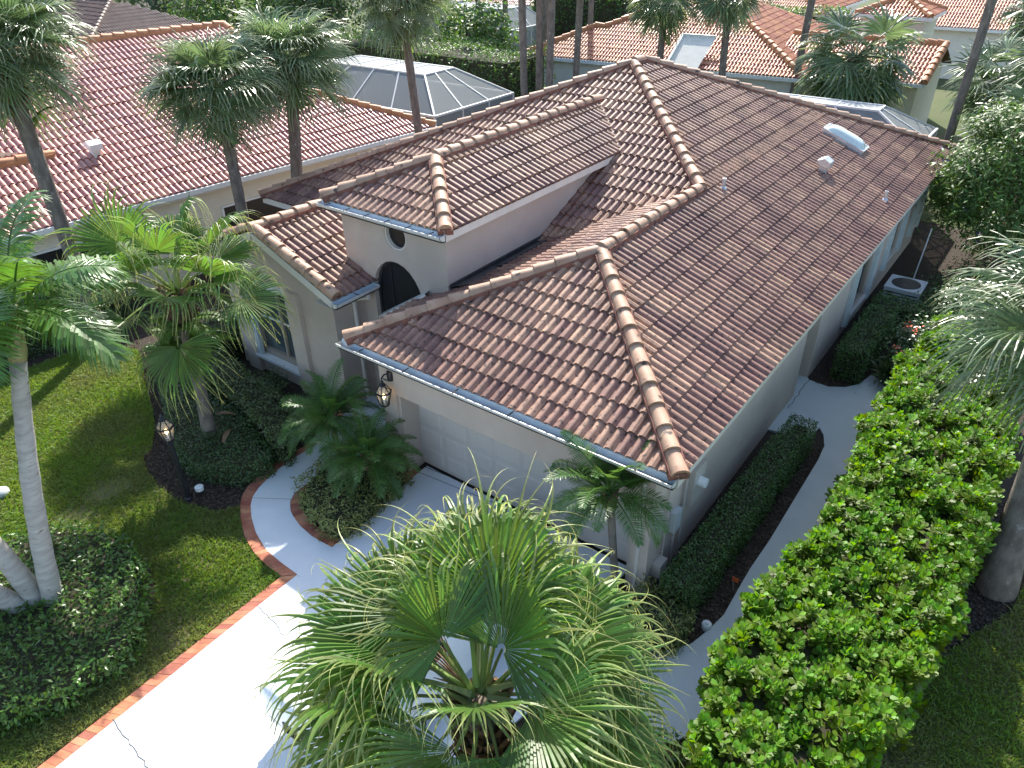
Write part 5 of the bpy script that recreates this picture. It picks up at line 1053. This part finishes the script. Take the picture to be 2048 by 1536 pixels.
# right edge fan palm
rp = thing('fan_palm', 'fan palm at the right edge with a leaning grey trunk behind the rounded leaf hedge', 'palm tree', (3.95, 3.6, 0), 'fan palms'); RP = np.array((3.62, 4.1, 4.2))
k = MB(); k.tube(trunk_path((3.92, 3.6, 0), RP-np.array([0, 0, .1]), 8), [.30, .25, .225, .21, .2, .2, .21, .17], 12); k.out('trunk', M['bark'], rp, smooth=True); boots(RP, .2, 40, M['dead'], rp, .2, h=.6); crown(rp, RP, 'sabal', (4, 7, 8, 8, 5, 2), 1.2, np.random.default_rng(2), .06)
# sabal palms
B1 = G(208, 680)
sabal('sabal palm by the left house with trunk crossing its salmon roof', (B1[0], B1[1], 0), (B1[0]+.05, B1[1]-.05, 6.45), (7, 11, 13, 12, 7, 2), 1.2, ferns=10, bootn=80, booth=.95, bootz=.15)
sabal('round headed sabal palm left of the front tower, nearer of the middle pair', (-14.0, 3.4, 0), (-14.0, 3.5, 5.35), (8, 13, 14, 12, 6, 1), 1.15, ferns=18, bootn=70, booth=.8, r=.14)
sabal('round headed sabal palm nearest the grey screen cage, farther of the middle pair', (-14.4, 5.25, 0), (-14.05, 5.75, 5.6), (8, 13, 14, 12, 6, 1), 1.15, ferns=10, bootn=80, booth=.75, r=.16)
sabal('slim leaning sabal palm in front of the grey screen cage', (-13.95, 10.4, 0), (-14.55, 10.5, 6.65), (6, 9, 10, 9, 5, 2), 1.1, ferns=24, bootn=60, booth=.9, r=.13)
bgp = [((-15.6, 18.2), 7.6, 'sabal palm with dry brown head, leftmost of the rear trio'), ((-15.3, 18.7), 9.2, 'sabal palm with bare grey trunk, middle of the rear trio'), ((-14.8, 18.6), 7.8, 'sabal palm with dry brown head, rightmost of the rear trio'), ((-16.1, 22.6), 7.4, 'slim sabal palm just right of the rear trio'), ((-13.0, 24.5), 5.6, 'sabal palm with fern collar directly behind the roof peak'), ((-10.1, 25.0), 6.0, 'sabal palm in front of the orange roof hip'), ((-7.9, 27.5), 8.8, 'tall sabal palm with dark trunk right of the orange roof hip'), ((-.9, 23.3), 8.2, 'tall sabal palm with straight grey trunk above the flowering tree'), ((-36, 27), 8.0, 'thin sabal palm before dark trees at the top left'), ((-28, 22.5), 7.0, 'sabal palm trunk rising behind the left screen cage'), ((-44, 25), 7.5, 'sabal palm trunk at the top edge above the salmon ridge'), ((-24.5, 28.5), 9, 'sabal palm trunk standing before the far screen cage'), ((-22, 29), 9, 'vine covered sabal trunk right of the far screen cage'), ((-20.2, 30.5), 9, 'sabal palm trunk above the tall ficus hedge right end')]
for i, ((x, y), h_, lb) in enumerate(bgp): sabal(lb, (x, y, 0), (x+random.uniform(-.25, .25), y, h_), (3, 6, 7, 7, 5) if i not in (0, 2) else (1, 2, 2, 2, 1), 1.15, True, r=.15, bootn=44, ferns=8 if i in (4, 5) else 0, booth=.9)
sabal('short full fan palm with hanging leaves behind the rear screen cage', (-5.1, 24.6, 0), (-4.9, 24.6, 3.9), (4, 7, 9, 10, 10), 1.55, True, r=.15, bootn=40, group='fan palms', name='fan_palm')
for x, y, h_, sc, lb in ((-.1, 27.5, 3.2, 1.3, 'bushy fan palm beside the gabled house end wall'), (2.0, 25.5, 3.9, 1.5, 'bushy fan palm right of the tall straight sabal trunk'), (1.1, 22.3, 2.6, 1.15, 'low fan palm behind the flowering tree top'), (3.4, 21.0, 5.6, 1.3, 'fan palm with dark boots at the top right corner'), (3.9, 17.5, 4.6, 1.4, 'bright fan palm fronds at the right edge above the flowering tree'), (.4, 33, 5.0, 1.4, 'fan palm at the top right beyond the gable')):
    sabal(lb, (x, y, 0), (x, y, h_), (4, 7, 8, 8, 7), sc, True, r=.15, bootn=36, group='fan palms', name='fan_palm')
# feather palms
def feather(label, base, top, kind, counts, sc, tr, m='bark', seed=1, group='feather palms', name='date_palm'):
    t = thing(name, label, 'palm tree', (base[0], base[1], 0), group); top = np.array(top, float); k = MB(); k.tube(trunk_path((base[0], base[1], 0), top, 7), [tr*1.3]+[tr]*5+[tr*1.1], 9); k.out('trunk', M[m], t, smooth=True)
    boots(top+np.array([0, 0, .02]), tr*1.25, 30, M['dead'], t, .08, h=.3); crown(t, top, kind, counts, sc, np.random.default_rng(seed), .03); return t
feather('pygmy date palm standing by the right end of the garage door', (-.75, .02), (-.92, -.12, 2.15), 'date', (4, 8, 8, 7, 4), .92, .06, seed=4)
feather('pygmy date palm left of the garage lantern, the upper of two', (-6.75, -.2), (-6.7, -.28, 1.15), 'date', (4, 8, 9, 8, 5), .95, .06, seed=8)
feather('pygmy date palm below the garage lantern, the lower of two', (-5.75, -.35), (-5.6, -.45, .85), 'date', (3, 7, 9, 9, 5), .90, .06, seed=9)
# triple trunk palm
tp_ = thing('triple_palm', 'pale ringed triple trunk palm in the lower left hedge', 'palm tree', (-7.55, -5.4, 0)); bz = np.array((-7.5, -5.35, 0)); tops = [np.array((-7.72, -4.32, 4.0)), np.array((-8.6, -6.0, 3.7)), np.array((-8.9, -7.2, 3.0))]
for i, tpx in enumerate(tops):
    b0 = bz+np.array([(0, .05, 0), (-.12, -.02, 0), (-.2, -.12, 0)][i]); path_ = trunk_path(b0, tpx, 16, [(.12, -.12), (.15, .1), (.2, .1)][i]); k = MB(); rr = [.15-.05*(j/15)+(.008 if j % 2 else 0) for j in range(16)]; k.tube(path_, rr, 12); k.out('trunk', M['bark2'], tp_, smooth=True)
    d = nrm(path_[-1]-path_[-2]); k = MB(); k.tube([tpx-d*.02, tpx+d*.15, tpx+d*.5, tpx+d*.75], [.11, .125, .09, .05], 10); k.out('crownshaft', M['shaft'], tp_, smooth=True)
    crown(tp_, tpx+d*.7, 'adon', (3, 5, 6, 3), 1.05 if i == 0 else .95, np.random.default_rng(20+i), .03)

# ================================================================ CAR
def catmull(P, n):
    P = np.asarray(P, float); out = []
    Q = np.concatenate([2*P[:1]-P[1:2], P, 2*P[-1:]-P[-2:-1]])
    for i in range(1, len(Q)-2):
        for t in np.linspace(0, 1, n, endpoint=False): out.append(.5*((2*Q[i])+(-Q[i-1]+Q[i+1])*t+(2*Q[i-1]-5*Q[i]+4*Q[i+1]-Q[i+2])*t*t+(-Q[i-1]+3*Q[i]-3*Q[i+1]+Q[i+2])*t**3))
    out.append(P[-1]); return np.array(out)
def make_car(cx, y0):
    car = thing('parked_car', 'white sedan parked on the driveway under the fan palm', 'car', (cx, y0+2.3, .05))
    st = [(0, .46, .66, .74, .60, .50), (.05, .36, .80, .97, .78, .68), (.22, .29, .88, 1.05, .86, .73), (.75, .25, .92, 1.10, .895, .72), (1.35, .23, .94, 1.38, .905, .60), (2.1, .23, .94, 1.45, .91, .60), (2.8, .23, .93, 1.37, .905, .59), (3.45, .24, .90, 1.03, .90, .70), (4.1, .27, .80, .88, .86, .70), (4.45, .33, .66, .73, .76, .62), (4.55, .42, .56, .62, .62, .5)]
    S_ = catmull(st, 5); NP_ = 5; rows = []
    for y, zl, zb, zt3, wb_, wt in S_:
        hp = [(wb_*.86, zl), (wb_*.99, zl+.12), (wb_*1.0, (zl+zb)/2), (wb_*.965, zb), (wt, zt3-.055), (wt*.80, zt3), (0, zt3+.015)]; hp = catmull(hp, NP_); full = [(x, z) for x, z in hp]+[(-x, z) for x, z in hp[::-1][1:]]; rows.append([(cx+x, y0+y, z+.05) for x, z in full])
    R_ = np.array(rows); nr_, nc = R_.shape[:2]; idx = lambda i, j: i*nc+j; F = [(idx(i, j), idx(i+1, j), idx(i+1, j+1), idx(i, j+1)) for i in range(nr_-1) for j in range(nc-1)]; F += [tuple(idx(0, j) for j in range(nc)), tuple(idx(nr_-1, j) for j in range(nc-1, -1, -1))]+[(idx(i, nc-1), idx(i+1, nc-1), idx(i+1, 0), idx(i, 0)) for i in range(nr_-1)]
    part('body', R_.reshape(-1, 3), F, M['cpaint'], car, smooth=True)
    N_ = np.zeros_like(R_); du = np.gradient(R_, axis=0); dv = np.gradient(R_, axis=1); N_ = nrm(np.cross(dv, du)); c_ = R_.mean(axis=1, keepdims=True); sgn = np.sign(((R_-c_)*N_).sum(-1, keepdims=True)); N_ *= sgn
    def patch(name, i0, i1, j0, j1, m, off=.006):
        P = (R_+N_*off)[i0:i1+1, j0:j1+1]; a, b = P.shape[:2]; part(name, P.reshape(-1, 3), [(i*b+j, (i+1)*b+j, (i+1)*b+j+1, i*b+j+1) for i in range(a-1) for j in range(b-1)], m, car, smooth=True)
    L_ = (nc-1)//2
    patch('rear_window', 16, 20, L_-9, L_+9, M['cglass']); patch('windscreen', 31, 35, L_-9, L_+9, M['cglass'])
    for s0, s1, e0, e1 in ((17, 23, 16, 20), (25, 33, 16, 20)):
        patch('side_window', s0, s1, e0, e1-1, M['cglass']); patch('side_window', s0, s1, nc-e1, nc-e0-1, M['cglass'])
    patch('tail_light', 5, 9, 12, 16, M['red'], .008); patch('tail_light', 5, 9, nc-17, nc-13, M['red'], .008)
    k = MB(); k.box((cx-.27, y0+.0, .60), (cx+.27, y0+.018, .78)); pl = k.out('number_plate', M['plate'], car); k = MB()
    for a, b in (((-.27, .60), (.27, .60)), ((-.27, .78), (.27, .78)), ((-.27, .60), (-.27, .78)), ((.27, .60), (.27, .78))): k.bar((cx+a[0], y0-.005, a[1]), (cx+b[0], y0-.005, b[1]), .022)
    k.out('plate_frame', M['iron'], pl)
    k = MB(); k.box((cx-.5, y0+.03, .82), (cx+.5, y0+.055, .845)); k.out('trim_strip', M['rim'], car); k = MB(); k.bar((cx-.82, y0+.10, .44), (cx+.82, y0+.10, .44), .05, .02); k.out('bumper_line', M['rubber'], car)
    for sx in (-1, 1):
        for yy in (.92, 3.62):
            k = MB(); x0_ = cx+sx*.86; k.tube([(x0_-sx*.19, y0+yy, .37), (x0_-sx*.17, y0+yy, .37), (x0_+sx*.03, y0+yy, .37), (x0_+sx*.05, y0+yy, .37)], [.29, .32, .32, .29], 20); wh = k.out('wheel', M['rubber'], car); k = MB(); k.tube([(x0_+sx*.051, y0+yy, .37), (x0_+sx*.058, y0+yy, .37)], [.22, .2], 16); k.out('rim', M['rim'], wh)
        k = MB(); k.box((cx+sx*.93, y0+2.95, .98), (cx+sx*1.06, y0+3.08, 1.10)); k.out('side_mirror', M['cpaint'], car)
    return car
make_car(-2.46, -4.62)
# ================================================================ SMALL THINGS
def flag(p, label, w_=.10):
    t = thing('marker_flag', label, 'flag', (p[0], p[1], 0), 'utility marker flags'); k = MB(); k.tube([(p[0], p[1], 0), (p[0]-.05, p[1], .30)], .004, 5); k.out('wire', M['metal'], t); k = MB(); k.box((p[0]-.05, p[1]-.004, .21), (p[0]+w_-.05, p[1], .30)); k.out('flag_sheet', M['orange'], t)
f1 = G(1492, 1222); flag(f1, 'orange marker flag at the path edge, nearer of two', .12); f2 = G(1466, 1182); flag(f2, 'orange marker flag in the mulch beside the clipped hedge'); 
k = MB(); c_ = G(1412, 1256); k.lathe((c_[0], c_[1], 0), [(.075, 0), (.075, .09), (.06, .11), (.03, .112), (.03, .135)], 14); single('cleanout_cap', k.v, k.f, M['plastic'], 'white round cleanout cap at the mulch corner by the side path', 'pipe cap')
c_ = G(403, 990); t = thing('landscape_light', 'small white landscape light on the mulch near the lamp post', 'landscape light', (c_[0], c_[1], 0)); k = MB(); k.tube([(c_[0], c_[1], 0), (c_[0], c_[1], .12)], .015, 6); k.out('stake', M['iron'], t); k = MB(); k.lathe((c_[0], c_[1], .10), [(.03, 0), (.075, .03), (.08, .10), (.05, .105)], 10); k.out('lamp_head', M['plastic'], t)
c_ = G(1768, 768); t = thing('potted_plant', 'grassy plant in a dark green pot on the path end', 'potted plant', (c_[0], c_[1], .046)); k = MB(); k.lathe((c_[0], c_[1], .046), [(.11, 0), (.17, .16), (.19, .26), (.17, .27), (.15, .23)], 14); k.out('pot', M['pot'], t)
P_ = np.tile((c_[0], c_[1], .26), (70, 1))+RNG.normal(size=(70, 3))*np.array([.05, .05, .0]); V, F, r = scatter(LONG, P_, RNG.normal(size=(70, 3))*.6+np.array([0, 0, .3]), .38, RNG.normal(size=(70, 3))*.5+np.array([0, 0, .8])); part('foliage', V, F, M['olive'], t, rnd=r)
c_ = G(1826, 560); k = MB(); k.tube([(c_[0], c_[1], 0), (c_[0]+.06, c_[1]+.1, 1.5)], .018, 6); single('white_stake', k.v, k.f, M['plastic'], 'thin white stake leaning under the flowering tree', 'stake')
for (x, y), a, lb in (((452, 832), .6, 'dry tan palm sheath lying on the low hedge, upper of two'), ((455, 874), 2.2, 'dry brown palm sheath lying on the low hedge, lower of two')):
    c_ = G(x, y, .54); k = MB(); d = np.array([math.cos(a), math.sin(a), 0]); s_ = np.array([-d[1], d[0], 0]); n = 7; V = []; F = []
    for i in range(n):
        tt = i/(n-1); q = c_+d*(tt-.5)*.42+np.array([0, 0, .05*math.sin(PI*tt)+.02]); w_ = .05*math.sin(PI*(.15+.8*tt)); V += [q-s_*w_+np.array([0, 0, .02]), q, q+s_*w_+np.array([0, 0, .02])]
        if i: F += [(3*i-3, 3*i-2, 3*i+1, 3*i), (3*i-2, 3*i-1, 3*i+2, 3*i+1)]
    single('palm_sheath', V, F, M['dead'], lb, 'palm sheath', group='fallen palm sheaths')
c_ = G(18, 990); k = MB(); k.lathe((c_[0]-.1, c_[1]-.1, 0), [(.14, 0), (.17, .03), (.16, .10), (.09, .15), (.02, .165)], 12); single('garden_stone', k.v, k.f, M['conc2'], 'pale rounded stone on the lawn behind the pale palm trunks', 'stone', smooth=True)
for i, (x, y, lb) in enumerate(((720, 1190, ''),)): pass
